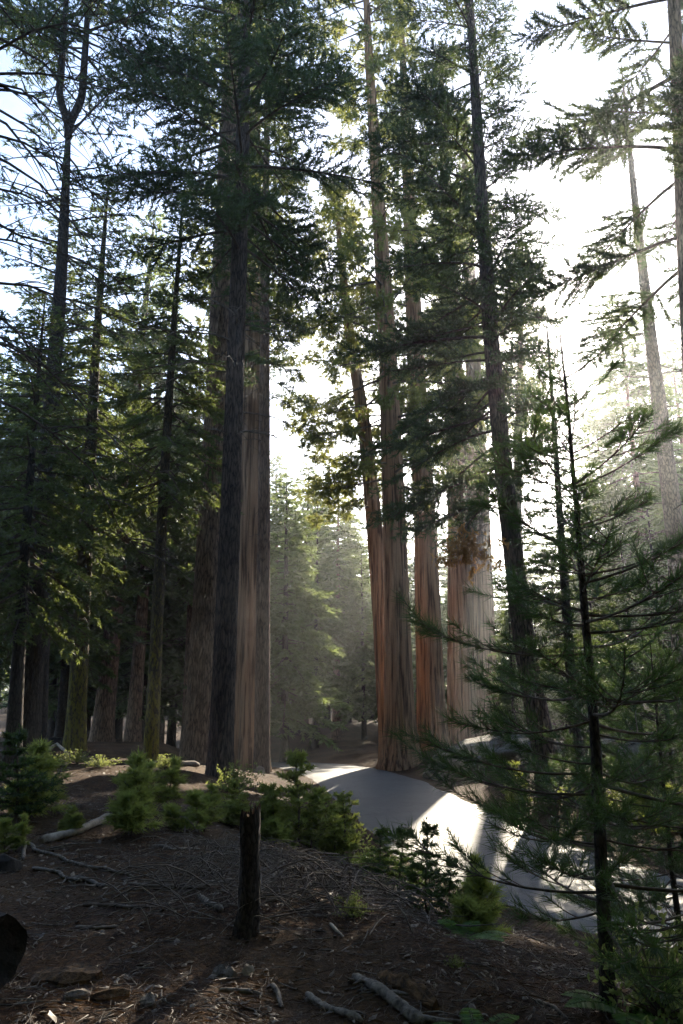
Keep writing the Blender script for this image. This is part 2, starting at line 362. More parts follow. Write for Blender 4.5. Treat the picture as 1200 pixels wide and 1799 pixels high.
mb = MB(); K = 13; off = np.linspace(-1, 1, K); RLd = catmull(RC, 40); RTd = unit(np.gradient(RLd, axis=0)); RNd = np.stack([RTd[:, 1], -RTd[:, 0]], 1)
n = len(RLd); arc = np.arange(n) * 0.2
wob = 0.10 * vnoise(arc * 2.2, arc * 0, 5) + 0.22 * vnoise(arc * 0.5, arc * 0, 6)
wob2 = 0.10 * vnoise(arc * 2.2, arc * 0, 7) + 0.22 * vnoise(arc * 0.5, arc * 0, 8)
half = np.where(off[None, :] < 0, (ROAD_HALF + wob)[:, None], (ROAD_HALF + wob2)[:, None])
xy = RLd[:, None, :] + RNd[:, None, :] * (off[None, :] * half)[..., None]
z = road_z(RLd[:, 1])[:, None] - 0.04 * off[None, :] ** 2 + 0.012 * vnoise(xy[..., 0] * 0.9, xy[..., 1] * 0.9, 9)
z[:, 0] -= 0.05; z[:, -1] -= 0.05
i = np.arange(n - 1)[:, None] * K; j = np.arange(K - 1)[None, :]
mb.add(np.concatenate([xy, z[..., None]], -1), np.stack([i + j, i + j + 1, i + K + j + 1, i + K + j], -1).reshape(-1, 4))
tag(mb.obj('road', M['road']), 'narrow grey asphalt road curving over a low crest', 'road', kind='structure')

# ------------------------------------------------------------------ trees
def trunk_axis(pix, Y):
    """local axis xy(z) through pixel points at distance Y; returns base point and function"""
    w = np.array([P(u, v, Y) for u, v in pix])
    zs = w[:, 2]; x0 = w[0, 0]; zb = gz(x0, Y)
    zl, xl = zs - zb, w[:, 0] - x0
    s_end = (xl[-1] - xl[-2]) / (zl[-1] - zl[-2])
    zl = np.concatenate([zl, [zl[-1] + 30]]); xl = np.concatenate([xl, [xl[-1] + 30 * s_end * 0.6]])
    zl[0] = -0.4
    def ax(z):
        z = np.atleast_1d(np.asarray(z, float)); fine = np.zeros((len(z), 3))
        for k in (-1.2, -0.6, 0, 0.6, 1.2): fine[:, 0] += np.interp(z + k, zl, xl) / 5
        fine[:, 2] = z; return fine
    return np.array([x0, Y, zb]), ax

def make_trunk(parent, ax, H, rb, mat, p=0.85, flare=0.35, fh=0.7, seg=18, flute=0.0, seed=0, dz=0.6, name='trunk', relief=0.0):
    z = np.concatenate([np.arange(-0.4, 3, 0.22), np.arange(3, H, dz), [H]])
    if relief: z = np.concatenate([np.arange(-0.4, 14, 0.09), np.arange(14, H, 0.35), [H]])
    t = np.clip(z / H, 0, 1); r = rb * (1 - t) ** p + 0.012 + rb * flare * np.exp(-np.maximum(z, 0) / fh)
    pts = ax(z); th = np.arange(seg) * 2 * math.pi / seg
    A, Z = np.meshgrid(th, z); rg = np.random.default_rng(seed)
    w = 1 + 0.05 * vnoise(np.cos(A) * 1.5 + seed, np.sin(A) * 1.5 + Z * 0.35, seed % 50)
    if flute:
        for k, amp in ((7, 0.5), (12, 0.35), (19, 0.3), (33, 0.26)):
            ph = rg.uniform(0, 6) + 2.2 * vnoise(Z * 0.12, Z * 0 + k, seed % 40) + 0.6 * vnoise(Z * 0.5, A * 2, k)
            w = w + flute * amp * (np.abs(np.sin(A * k / 2 + ph)) ** 0.6 - 0.65) * (0.7 + 0.9 * np.exp(-np.maximum(Z, 0) / 2.5))
    if relief:   # bark plates split by deep vertical furrows
        arc_ = A * rb; wx = arc_ / 0.085 + 0.9 * vnoise(arc_ * 5, Z * 1.7, 31) + 0.8 * vnoise(arc_ * 2 + 7, Z * 3.1, 32); wz = Z / 0.34 + 0.7 * vnoise(arc_ * 4, Z * 3, 33)
        cell = vnoise(np.floor(wx) * 3.7, np.floor(wz + 0.5 * (np.floor(wx) % 2)) * 5.3, 34)
        fx = np.abs((wx % 1) - 0.5) * 2; ridge = 1 - np.clip((fx - 0.45) / 0.55, 0, 1) ** 1.5
        w = w + relief / rb * (ridge - 0.6 + 0.7 * cell * ridge + 0.5 * vnoise(arc_ * 22, Z * 9, 35))
    tb = MB(); tube(tb, pts, r, seg, True, w)
    return tb.obj(name, mat, parent), lambda q: np.interp(q, z, r)

def conifer(parent, ax, rad, cb, ct, Rm, style, nb, seed, leafmat, twigmat, blade=(0.22, 0.045), k=9, zvis=1e9,
            prof=None, asym=None, dead=0, dead_z=None, dead_len=2.0, step=0.17, elev=(-0.15, 0.5), droop=0.25, dens=1.0, names=('branches', 'crown'), split=False):
    rg = np.random.default_rng(seed); wood = MB(); fol = MB(); C = []; A = []; S = []; all_wood = []
    az = rg.uniform(0, 6.28)
    if prof is None: prof = (lambda t: (1 - t) ** 0.75 * (0.55 + 0.45 * min(1, t / 0.18)))
    for b in range(nb):
        t = (b + rg.uniform(0, 1)) / nb; z0 = cb + (ct - cb) * t; az += 2.4 + rg.normal() * 0.45
        L = Rm * prof(t) * rg.uniform(0.6, 1.15)
        if asym: L *= asym(az, z0)
        if L < 0.25: continue
        hid = z0 > zvis; base = ax(z0)[0]
        e0 = elev[0] + (elev[1] - elev[0]) * t + rg.normal() * 0.12
        hdir = np.array([math.cos(az), math.sin(az), 0]); sdir = np.array([-math.sin(az), math.cos(az), 0])
        s = np.linspace(0, 1, 7); bend = rg.normal() * 0.12
        drp = droop * (1 - 0.6 * t) * rg.uniform(0.6, 1.4)
        path = base + hdir * (L * s)[:, None] + sdir * (L * bend * s ** 2)[:, None] + np.array([0, 0, 1]) * (L * (math.tan(e0) * s - drp * s ** 2 + drp * 0.45 * s ** 3))[:, None]
        if split and not hid: all_wood.append(wood); wood = MB()
        if not hid or L > 2: tube(wood, path, np.linspace(min(0.011 * L + 0.012, float(rad(z0)) * 0.5 + 0.01), 0.006, 7), 5, False)
        if style == 'sequoia':
            ncl = max(2, int(L * 1.25 * dens)) if not hid else 2
            for c in range(ncl):
                sc_ = rg.uniform(0.4, 1.0); pos = np.array([np.interp(sc_, s, path[:, q]) for q in range(3)]) + rg.normal(size=3) * np.array([0.3, 0.3, 0.2]) * (0.4 + 0.2 * L)
                if not hid: tube(wood, [np.array([np.interp(sc_ * 0.8, s, path[:, q]) for q in range(3)]), pos], [0.018, 0.006], 4, False)
                m_ = int(22 * dens) if not hid else 8; rc = rg.uniform(0.32, 0.72)
                d = unit(rg.normal(size=(m_, 3))); rr = rc * rg.uniform(0.35, 1, (m_, 1))
                C.append(pos + d * rr * np.array([1.1, 1.1, 0.65])); A.append(unit(d + np.array([0, 0, -0.25]) + hdir * 0.3)); S.append(np.full(m_, 1.0 if not hid else 2.0))
            continue
        nsub = max(3, int(L / 0.2 * dens)) if not hid else max(2, int(L / 0.7))
        for ss in np.linspace(0.22 + 0.1 * rg.random(), 1.0, nsub):
            p0 = np.array([np.interp(ss, s, path[:, q]) for q in range(3)])
            fw = unit(np.array([np.interp(min(1, ss + 0.05), s, path[:, q]) - np.interp(max(0, ss - 0.1), s, path[:, q]) for q in range(3)]))
            for sg in (-1, 1):
                l = (0.2 + 0.42 * L * (1.08 - ss) ** 0.9 * min(1, 0.45 + ss)) * rg.uniform(0.6, 1.2); l = min(l, 1.5)
                an = sg * rg.uniform(0.6, 1.1) if ss < 0.98 else sg * 0.15
                d = unit(fw * math.cos(an) + sdir * math.sin(an) + np.array([0, 0, (rg.normal() * 0.16 - 0.05) if style == 'fir' else rg.normal() * 0.25 + 0.12]))
                m_ = max(1, int(l / (step if not hid else step * 2.5)))
                q = (np.arange(m_) + 0.7) / m_ * l
                pp = p0 + d * q[:, None] + np.array([0, 0, -0.16]) * (q ** 2)[:, None] * (1 if style == 'fir' else 0.3)
                C.append(pp); A.append(np.repeat(unit(d + np.array([0, 0, -0.1 if style == 'fir' else 0.1]))[None], m_, 0)); S.append(np.full(m_, 1.0 if not hid else 2.2))
                if not hid and l > 0.35: tube(wood, [p0, pp[-1]], [0.008 + 0.004 * l, 0.004], 3, False)
    if C:
        C = np.concatenate(C); A = np.concatenate(A); S = np.concatenate(S)
        tufts(fol, C, A, k, blade[0] * S, blade[1] * S, rg, spread=1.15 if style != 'fir' else 1.0, flat=1.0 if style == 'fir' else 0.0, along=0.45)
    if dead:
        zlo, zhi = dead_z
        for b in range(dead):
            z0 = rg.uniform(zlo, zhi); a = rg.uniform(0, 6.28); L = dead_len * rg.uniform(0.35, 1.1); base = ax(z0)[0]
            if split: dm = MB(); dead_branch(dm, base, a, L, rg); dm.obj('dead_branch', M['dead_twig'], parent)
            else: dead_branch(wood, base, a, L, rg)
    for w_ in all_wood:
        if w_.n: w_.obj('limb', twigmat, parent)
    if wood.n:
        o = wood.obj('limb' if split else names[0], twigmat, parent)
        if not split: o['kind'] = 'stuff'
    if fol.n: fol.obj(names[1], leafmat, parent, False)['kind'] = 'stuff'

def dead_branch(mb_, base, a, L, rg, droop=0.45, up=0.15, twigs=4, r=None):
    h = np.array([math.cos(a), math.sin(a), 0]); sd = np.array([-math.sin(a), math.cos(a), 0]); s = np.linspace(0, 1, 8); be = rg.normal() * 0.2
    path = base + h * (L * s)[:, None] + sd * (L * be * s ** 2)[:, None] + np.array([0, 0, 1]) * (L * (up * s - droop * s ** 2))[:, None] + rg.normal(size=(8, 3)) * 0.02 * L * s[:, None]
    r0 = r or (0.01 + 0.008 * L); tube(mb_, path, np.linspace(r0, 0.004, 8), 5, False)
    for q in range(twigs):
        ss = rg.uniform(0.3, 0.95); p0 = np.array([np.interp(ss, s, path[:, c]) for c in range(3)]); d = unit(h * 0.8 + sd * rg.choice([-1, 1]) * rg.uniform(0.4, 1) + np.array([0, 0, rg.normal() * 0.3 - 0.15]))
        l = L * rg.uniform(0.15, 0.4); t3 = np.linspace(0, 1, 4); tp = p0 + d * (l * t3)[:, None] + np.array([0, 0, -0.25 * l]) * (t3 ** 2)[:, None]
        tube(mb_, tp, np.linspace(0.4 * r0, 0.003, 4), 4, False)

def hero(name, label, cat, pix, Y, wpx, H, barkmat, style, cb, Rm, nb, seed, leafmat, zf=1.05, ct=None, trunk={}, group=None, **kw):
    base, ax = trunk_axis(pix, Y); o = empty(name, base, label, cat, group)
    rb = wpx * mpp(*pix[0], Y) * 0.5
    tr, rad = make_trunk(o, ax, H, rb, M[barkmat], seed=seed, **trunk)
    zv = (P(600, 0, Y)[2] - base[2]) * zf + 1.5
    conifer(o, ax, rad, cb, ct or H - 0.2, Rm, style, nb, seed, M[leafmat], M[kw.pop('twig', 'twig')], zvis=zv, **kw)
    return o
SEQ = dict(flute=0.16, seg=132, flare=0.42, fh=1.1, p=0.8, dz=0.5)
left_bias = lambda az, z: 1.0 + 0.35 * max(0, -math.cos(az))

# giant sequoias right of the road
hero('sequoia_tree', 'massive red brown sequoia with a flared base beside the road crest', 'sequoia', [(703, 1335), (696, 1000), (680, 590), (648, 100)], 36, 51, 54, 'sequoia_bark', 'sequoia', 13.5, 6.6, 150, 21, 'sequoia_leaves', trunk=dict(SEQ, flare=0.6), blade=(0.26, 0.06), k=11, dens=0.95, asym=left_bias, elev=(-0.15, 0.35), twig='snag_bark', split=True, prof=lambda t: (0.75 + 0.25 * math.sin(t * 9)) * (1 - 0.55 * t))
hero('sequoia_tree', 'slender sequoia trunk leaning away to the left against the massive one', 'sequoia', [(690, 1320), (665, 1000), (642, 760), (610, 560)], 39, 38, 34, 'sequoia_bark', 'sequoia', 13, 5.0, 75, 22, 'sequoia_leaves', trunk=dict(SEQ, p=0.6, flare=0.2), blade=(0.26, 0.06), k=10, asym=left_bias, twig='snag_bark', split=True)
hero('sequoia_tree', 'tall sequoia with dark furrows, second in the row from the road', 'sequoia', [(760, 1312), (748, 950), (731, 640)], 41, 48, 52, 'sequoia_bark', 'sequoia', 18, 5.0, 75, 23, 'sequoia_leaves', trunk=dict(SEQ, flare=0.25, p=0.65), blade=(0.28, 0.065), k=10, twig='snag_bark')
hero('sequoia_tree', 'pale brown sequoia standing behind the rusty dead needle spray', 'sequoia', [(812, 1292), (807, 900), (801, 760)], 45, 50, 50, 'pale_sequoia_bark', 'sequoia', 18, 4.6, 60, 24, 'sequoia_leaves', trunk=dict(SEQ, flare=0.2, p=0.6), blade=(0.3, 0.07), k=9, twig='snag_bark')
hero('sequoia_tree', 'palest sequoia at the back of the row above the boulder', 'sequoia', [(852, 1290), (842, 900), (834, 700)], 54, 48, 52, 'pale_sequoia_bark', 'sequoia', 21, 7.0, 90, 25, 'sequoia_leaves', trunk=dict(SEQ, flare=0.2, p=0.65), blade=(0.32, 0.075), k=8, twig='snag_bark')
hero('sequoia_tree', 'hazy sequoia whose crown shows right of the leaning pine', 'sequoia', [(903, 1290), (908, 900), (915, 600)], 62, 24, 44, 'pale_sequoia_bark', 'sequoia', 22, 5.0, 60, 251, 'sequoia_leaves', trunk=dict(SEQ, flare=0.2, p=0.65, seg=40), blade=(0.34, 0.08), k=8, twig='snag_bark')
# left of the road
hero('sequoia_tree', 'pale fluted sequoia trunk half hidden behind the dark pine', 'sequoia', [(430, 1352), (436, 950), (440, 560)], 35, 78, 50, 'pale_sequoia_bark', 'sequoia', 22, 5.0, 80, 26, 'sequoia_leaves', trunk=dict(SEQ, flare=0.15, p=0.95), blade=(0.28, 0.065), k=9, twig='snag_bark')
hero('pine_tree', 'straight slim tan pine trunk at the left edge of the road gap', 'pine', [(460, 1350), (464, 900), (466, 430)], 32.5, 27, 42, 'tan_bark', 'pine', 17, 3.4, 80, 27, 'pine_needles', trunk=dict(flare=0.12, p=0.6, seg=64, relief=0.014), blade=(0.26, 0.05), k=9, dead=14, dead_z=(10, 18))
hero('pine_tree', 'dark rough barked pine with a dense black green crown, front of the cluster', 'pine', [(386, 1362), (405, 900), (425, 300), (432, 0)], 21.7, 41, 40, 'pine_bark', 'pine', 16.2, 5.4, 125, 28, 'pine_needles', trunk=dict(flare=0.28, p=0.55, seg=96, relief=0.022), blade=(0.23, 0.042), k=9, step=0.15, dens=0.8, dead=24, dead_z=(9.5, 16), dead_len=2.8, droop=0.35, split=True, prof=lambda t: (1 - t) ** 0.6 * (0.65 + 0.35 * min(1, t / 0.12)))
hero('pine_tree', 'thick brown plated pine trunk just behind the dark front pine', 'pine', [(352, 1337), (376, 850), (397, 330)], 26.7, 60, 50, 'brown_bark', 'pine', 24, 4.2, 70, 29, 'pine_needles', trunk=dict(flare=0.3, p=0.8, seg=110, relief=0.024), blade=(0.25, 0.05), k=8, dens=0.8, dead=10, dead_z=(10, 18))
# pine with the sun beside its trunk
hero('pine_tree', 'leaning dark pine with the sun beside its trunk', 'pine', [(970, 1390), (922, 1140), (887, 850), (863, 600), (846, 350), (829, 60)], 24.8, 40, 38, 'pine_bark', 'pine', 9.2, 5.0, 170, 30, 'pine_needles', trunk=dict(flare=0.2, p=0.6, seg=72, relief=0.016), blade=(0.23, 0.042), k=9, step=0.16, dens=0.8, droop=0.5, split=True, asym=lambda az, z: (1.0 + 0.2 * max(0, -math.cos(az))) * (1.0 if math.cos(az) < 0.3 else (0.3 if z < 14 else 0.68)), prof=lambda t: (1 - t) ** 0.5 * (0.75 + 0.25 * min(1, t / 0.2)), dead=16, dead_z=(6, 12), dead_len=1.6)
# left group
t1 = hero('pine_tree', 'tall dark pine whose trunk forks high up like a tuning fork', 'pine', [(45, 1352), (76, 900), (108, 480), (122, 190)], 20.5, 40, 20.6, 'fir_bark', 'pine', 11.5, 3.0, 14, 31, 'pine_needles', trunk=dict(flare=0.2, p=0.5, seg=64, relief=0.014), blade=(0.2, 0.04), k=9, dead=40, dead_z=(8, 20), dead_len=3.4, dens=0.6, split=True, prof=lambda t: 0.9)
for dx, nm in ((-0.28, 1), (0.30, 2)):
    base, ax0 = trunk_axis([(45, 1352), (76, 900), (108, 480), (122, 190)], 20.5)
    def axf(z, dx=dx):
        q = ax0(z); w = np.clip((q[:, 2] - 19.6) / 1.6, 0, 1); q[:, 0] += dx * smooth(w) * 1.25; q[:, 1] += 0.15 * dx * w; return q
    zz = np.concatenate([np.linspace(19.4, 22, 10), np.linspace(22.4, 31, 10)]); tb = MB(); tube(tb, axf(zz), np.interp(zz, [19.4, 22, 31], [0.13, 0.12, 0.02]), 12); tb.obj('leader', M['fir_bark'], t1)
    conifer(t1, axf, lambda q: 0.1, 22.0, 31, 4.0, 'pine', 34, 40 + nm, M['pine_needles'], M['twig'], blade=(0.22, 0.042), k=9, zvis=27, step=0.15, dens=0.8)
FIRP = dict(blade=(0.18, 0.05), k=8, step=0.14, elev=(-0.4, 0.3), droop=0.35)
firprof = lambda t: (1 - t) ** 0.7 * (0.6 + 0.4 * min(1, t / 0.12))
hero('fir_tree', 'grey barked fir just behind the forked pine, branches hanging low', 'fir', [(67, 1312), (86, 900), (98, 620)], 26.5, 28, 23, 'fir_bark', 'fir', 5.0, 3.4, 105, 32, 'fir_needles', prof=firprof, **FIRP)
hero('fir_tree', 'fir with glowing yellow lichen up one edge of its lower trunk', 'fir', [(132, 1316), (151, 950), (168, 620), (184, 400)], 25.5, 33, 22, 'lichen_bark', 'fir', 7.0, 3.2, 110, 33, 'fir_needles', trunk=dict(flare=0.3, p=0.7), prof=firprof, dead=16, dead_z=(2.5, 8), dead_len=2.2, **FIRP)
hero('fir_tree', 'slim lichen green fir standing left of the brown plated pine', 'fir', [(265, 1337), (285, 900), (303, 600), (313, 470)], 23, 24, 19.5, 'lichen_bark', 'fir', 8.0, 2.7, 95, 34, 'fir_needles', trunk=dict(flare=0.2, p=0.6), prof=firprof, dead=18, dead_z=(3.5, 9), dead_len=1.8, **FIRP)
hero('fir_tree', 'bushy fir at the left picture edge with light green sprays', 'fir', [(22, 1352), (48, 900), (74, 580)], 18.5, 26, 12.6, 'fir_bark', 'fir', 3.6, 2.8, 130, 35, 'fir_needles', prof=firprof, **dict(FIRP, blade=(0.14, 0.04), step=0.11))
# right group
hero('pine_tree', 'thin young pine between the leaning pine and the bare snag', 'pine', [(1014, 1340), (990, 1000), (970, 700), (960, 560)], 23.5, 20, 15.4, 'fir_bark', 'pine', 3.0, 2.3, 110, 36, 'pine_needles', trunk=dict(flare=0.15, p=0.7, seg=14), blade=(0.17, 0.035), k=9, step=0.14, droop=0.2)
hero('pine_tree', 'big pine at the right picture edge with long foliage laden limbs', 'pine', [(1262, 1420), (1225, 800), (1200, 330), (1184, 0)], 17.0, 46, 32, 'brown_bark', 'pine', 13.0, 5.6, 60, 37, 'pine_needles', trunk=dict(flare=0.2, p=0.5, seg=24), blade=(0.19, 0.034), k=12, step=0.095, droop=0.3, split=True, asym=lambda az, z: 1.0 if math.cos(az) < 0 else 0.6, prof=lambda t: (0.85 + 0.3 * math.sin(t * 40)) * (1 - t) ** 0.5)
# dead snag with bare drooping branches: every branch a part
base, ax = trunk_axis([(1216, 1390), (1190, 960), (1150, 650), (1118, 380), (1092, 120)], 26)
sn = empty('dead_tree', base, 'grey dead snag with bare drooping branches and a broken thin top', 'dead tree')
make_trunk(sn, ax, 28.5, 0.42, M['snag_bark'], p=0.85, flare=0.2, seg=18, seed=38)
rg = np.random.default_rng(38)
for b in range(100):
    z0 = 5 + 22.5 * (b / 100) + rg.uniform(-.2, .2); L = np.interp(z0, [5, 12, 22, 28], [3.0, 3.2, 2.2, 0.5]) * rg.uniform(0.5, 1.1)
    m_ = MB(); dead_branch(m_, ax(z0)[0], b * 2.4 + rg.normal() * 0.3, L, rg, droop=0.55, up=0.2, twigs=7, r=0.014 + 0.006 * L); m_.obj('dead_branch', M['dead_twig'], sn)

# near tree outside the left edge: hanging limbs reach into the picture
base = np.array([-6.6, 10.5, gz(-6.6, 10.5)]); ax = lambda z: np.stack([0.0 * np.atleast_1d(z), 0.0 * np.atleast_1d(z), np.atleast_1d(np.asarray(z, float))], -1)
nl = empty('fir_tree', base, 'near dark fir at the upper left edge with long hanging bare limbs', 'fir')
_, rad = make_trunk(nl, ax, 24, 0.3, M['fir_bark'], seed=39)
conifer(nl, ax, rad, 8.5, 22, 2.0, 'fir', 16, 39, M['fir_needles'], M['twig'], blade=(0.11, 0.022), k=9, zvis=15, step=0.08, elev=(-0.6, 0.1), droop=0.6)
rg = np.random.default_rng(391)
for b in range(20):
    m_ = MB(); z0 = rg.uniform(6.0, 14.5); L = rg.uniform(2.4, 3.9)
    dead_branch(m_, ax(z0)[0], rg.uniform(-0.7, 0.9), L, rg, droop=rg.uniform(0.5, 1.2), up=0.35, twigs=9, r=0.034); m_.obj('dead_branch', M['twig'], nl)

# rusty dead spray hanging from the leaning pine
pc = P(824, 962, 20.6); rg = np.random.default_rng(5)
sp = empty('dead_needle_spray', pc, 'rusty brown spray of dead needles caught below the leaning pine', 'dead branch')
m_ = MB(); w_ = MB()
cl = rg.normal(size=(44, 3)) * np.array([0.45, 0.3, 0.34]); C = (cl[:, None] + rg.normal(size=(44, 8, 3)) * 0.09).reshape(-1, 3)
tufts(m_, C, unit(rg.normal(size=(len(C), 3)) * 0.6 + np.array([0, 0, -0.9])), 8, 0.16, 0.032, rg, spread=0.7); m_.obj('needles', M['rust_needles'], sp, False)['kind'] = 'stuff'
for q in range(26):
    a_ = np.array([1.3, 3.4, 1.5]) * np.array([1, 1, 1]) + rg.normal(size=3) * np.array([0.25, 0.2, 0.3]); m1 = a_ * 0.55 + cl[q] * 0.45 + np.array([0, 0, 0.2]) + rg.normal(size=3) * 0.1
    tube(w_, [a_, m1, cl[q]], [0.009, 0.006, 0.003], 4, False)
w_.obj('twigs', M['twig'], sp)['kind'] = 'stuff'

# ------------------------------------------------------------------ background firs: a few kinds, copied
def proto_tree(name, style, H, cb, Rm, nb, seed, leafm, barkm, rb, blade, k, step, **kw):
    o = empty(name, (0, 0, -500)); a = lambda z: np.stack([0.0 * np.atleast_1d(z), 0.0 * np.atleast_1d(z), np.atleast_1d(np.asarray(z, float))], -1)
    _, rad = make_trunk(o, a, H, rb, M[barkm], seed=seed, seg=12, dz=1.0)
    conifer(o, a, rad, cb, H - 0.1, Rm, style, nb, seed, M[leafm], M['twig'], blade=blade, k=k, step=step, **kw)
    return o
protos = [
    proto_tree('fir_tree', 'fir', 22, 4.5, 4.0, 150, 101, 'far_needles', 'fir_bark', 0.26, (0.3, 0.105), 8, 0.22, elev=(-0.4, 0.3), droop=0.35, prof=firprof, dead=12, dead_z=(1, 4)),
    proto_tree('fir_tree', 'fir', 26, 8.5, 4.2, 140, 102, 'far_needles', 'brown_bark', 0.33, (0.3, 0.105), 8, 0.22, elev=(-0.4, 0.3), droop=0.35, prof=firprof, dead=30, dead_z=(2, 8)),
    proto_tree('fir_tree', 'fir', 16, 2.2, 3.4, 140, 103, 'far_needles', 'fir_bark', 0.2, (0.27, 0.095), 8, 0.19, elev=(-0.35, 0.35), prof=firprof),
    proto_tree('pine_tree', 'pine', 30, 11.0, 4.2, 90, 104, 'far_needles', 'brown_bark', 0.42, (0.3, 0.075), 8, 0.22, dens=0.8, dead=26, dead_z=(5, 12)),
    proto_tree('fir_tree', 'fir', 10, 0.5, 2.3, 100, 105, 'far_needles', 'fir_bark', 0.12, (0.2, 0.06), 7, 0.17, elev=(-0.2, 0.4), prof=firprof),
]
used = [False] * len(protos); rb_ = random.Random(4)
def place(kind, u, Y, sc_=1.0, label=None, group=None):
    x = (u - 600.0) / F * Y / ray(u, 1310)[1]
    loc = (x, Y, gz(x, Y) - 0.05); rz = rb_.uniform(0, 6.28); s = sc_ * rb_.uniform(0.95, 1.05); cat = 'pine' if kind == 3 else 'fir'
    wx = s * rb_.uniform(0.9, 1.15)
    if not used[kind]:
        o = protos[kind]; o.location = loc; o.rotation_euler = (0, 0, rz); o.scale = (wx, wx, s); used[kind] = True
    else: o = copy_tree(protos[kind], loc, rz, (wx, wx, s))
    o.rotation_euler = (rb_.gauss(0, 0.015), rb_.gauss(0, 0.015), rz)
    tag(o, label, cat, group)
    if '{}' in (label or ''): FAR.append((u, Y, o, label))
    return o
FAR = []
G1 = 'hazy trees beyond the road crest'
place(0, 553, 58, 0.95, 'dark trunked hazy fir in the middle of the road gap', group=G1)
place(1, 590, 62, 0.85, 'hazy fir with a long thin dark trunk in the road gap', group=G1)
place(2, 640, 60, 1.0, 'small hazy fir at the foot of the leaning slender sequoia', group=G1)
place(2, 500, 48, 1.15, 'leafy hazy fir right beside the slim tan pine trunk', group=G1)
for u, Y, k, s in [(525, 66, 0, 1.1), (575, 72, 0, 1.0), (612, 75, 2, 1.25), (535, 80, 1, 0.95), (655, 78, 0, 0.9), (600, 86, 1, 0.9), (490, 74, 1, 1.1), (560, 92, 0, 1.1), (630, 95, 1, 1.0), (515, 96, 0, 1.3), (480, 90, 0, 1.2)]:
    place(k, u, Y, s, 'pale hazy fir beyond the road gap, {}', G1)
G2 = 'dim trees at the back of the left woods'
place(3, 178, 38, 1.0, 'reddish brown pine trunk right behind the yellow lichen fir', G2)
place(1, 330, 42, 1.0, 'thin dim fir showing left of the thick brown pine', G2)
place(1, 232, 40, 1.0, 'dim fir between the two lichen covered firs', G2)
for u, Y, k, s in [(-20, 34, 0, 0.9), (30, 42, 1, 0.9), (105, 36, 0, 0.85), (110, 50, 1, 0.95), (205, 46, 0, 1.0), (300, 48, 0, 1.05), (280, 60, 3, 1.0), (60, 58, 3, 1.0), (340, 64, 0, 1.1), (370, 58, 1, 1.0), (400, 75, 0, 1.2), (90, 44, 2, 1.1), (-60, 50, 0, 1.2), (150, 45, 2, 1.0), (250, 44, 2, 1.1)]:
    place(k, u, Y, s, 'dim background tree in the left woods, {}', G2)
G3 = 'sunlit trees behind the right verge'
place(4, 905, 44, 0.8, 'small glowing fir behind the far end of the boulder', G3)
place(0, 1110, 46, 0.95, 'backlit fir standing behind the bare snag', G3)
place(1, 1165, 40, 1.0, 'backlit fir with bare lower limbs behind the right edge pine', G3)
for u, Y, k, s in [(880, 66, 2, 1.0), (935, 62, 2, 1.0), (990, 64, 2, 1.0), (1040, 60, 2, 1.1), (1075, 52, 0, 0.8), (1130, 64, 0, 1.0), (1190, 54, 0, 1.1), (1230, 44, 0, 1.0), (1060, 42, 4, 1.0), (1000, 46, 4, 0.9), (950, 52, 4, 1.0), (1260, 60, 1, 1.2), (1120, 34, 4, 1.0), (1180, 31, 4, 1.1), (865, 58, 4, 1.0), (770, 80, 0, 1.0), (700, 85, 1, 1.0), (735, 70, 2, 1.0), (820, 72, 2, 1.1), (745, 55, 4, 0.9)]:
    place(k, u, Y, s, 'golden backlit fir of the right woods, {}', G3)

MARKS = [(40, 'forked pine'), (135, 'yellow lichen fir'), (268, 'slim lichen fir'), (345, 'thick brown pine'), (462, 'slim tan pine'), (553, 'dark trunked hazy fir'), (592, 'thin trunked hazy fir'), (675, 'leaning slender sequoia'), (703, 'massive sequoia'), (757, 'dark furrowed sequoia'), (812, 'pale brown sequoia'), (850, 'palest sequoia'), (935, 'leaning dark pine'), (1005, 'thin young pine'), (1055, 'near sapling'), (1195, 'bare snag')]
cells = {}
for u, Y, o, lab in FAR:
    mu, mn = min(MARKS, key=lambda q: abs(q[0] - u)); cells.setdefault((lab, 'left' if u < mu else 'right', mn), []).append((Y, o))
for (lab, side, mn), mem in cells.items():
    mem.sort(key=lambda q: q[0]); words = {1: ['']}.get(len(mem)) or ['nearest ', 'second ', 'third ', 'fourth ', 'fifth ', 'sixth ', 'seventh '][:len(mem)]
    for w_, (Y, o) in zip(words, mem): o['label'] = lab.format(w_ + ('one ' if w_ else '') + side + ' of the ' + mn)

# distant wall of trees and the woods behind and beside the camera: nobody could count them
def woods(name, spots, seed, label, hr=(16, 24), nblade=1500, bl=(0.8, 0.26), wide=0.15):
    rg = np.random.default_rng(seed); f = MB()
    for x, y in spots:
        H = rg.uniform(*hr); z0 = gz(x, y); Rm = H * wide; n = nblade; t = rg.uniform(0.08, 1, n) ** 1.1
        a = rg.uniform(0, 6.28, n); r = Rm * (1.03 - t) * rg.uniform(0.25, 1, n) ** 0.5
        lay = np.round(t * H / 0.8) * 0.8 + rg.normal(size=n) * 0.12
        C = np.stack([x + r * np.cos(a), y + r * np.sin(a), z0 + lay - 0.3 * r], -1)
        D = unit(np.stack([np.cos(a), np.sin(a), -0.25 + 0.3 * rg.normal(size=n)], -1)); blades(f, C, D, bl[0] * rg.uniform(0.6, 1.2, n), bl[1], rg, 0.5)
        tube(f, np.array([[x, y, z0 - 0.5], [x, y, z0 + 0.5 * H]]), [0.28, 0.08], 6, False)
    o = f.obj(name, M['far_needles'], None, False); return tag(o, label, 'woods', kind='stuff')
rg = np.random.default_rng(77)
woods('distant_woods', [(x + rg.uniform(-2, 2), 102 + rg.uniform(0, 45)) for x in np.linspace(-95, 95, 170)], 78, 'hazy wall of conifers closing off the far woods')
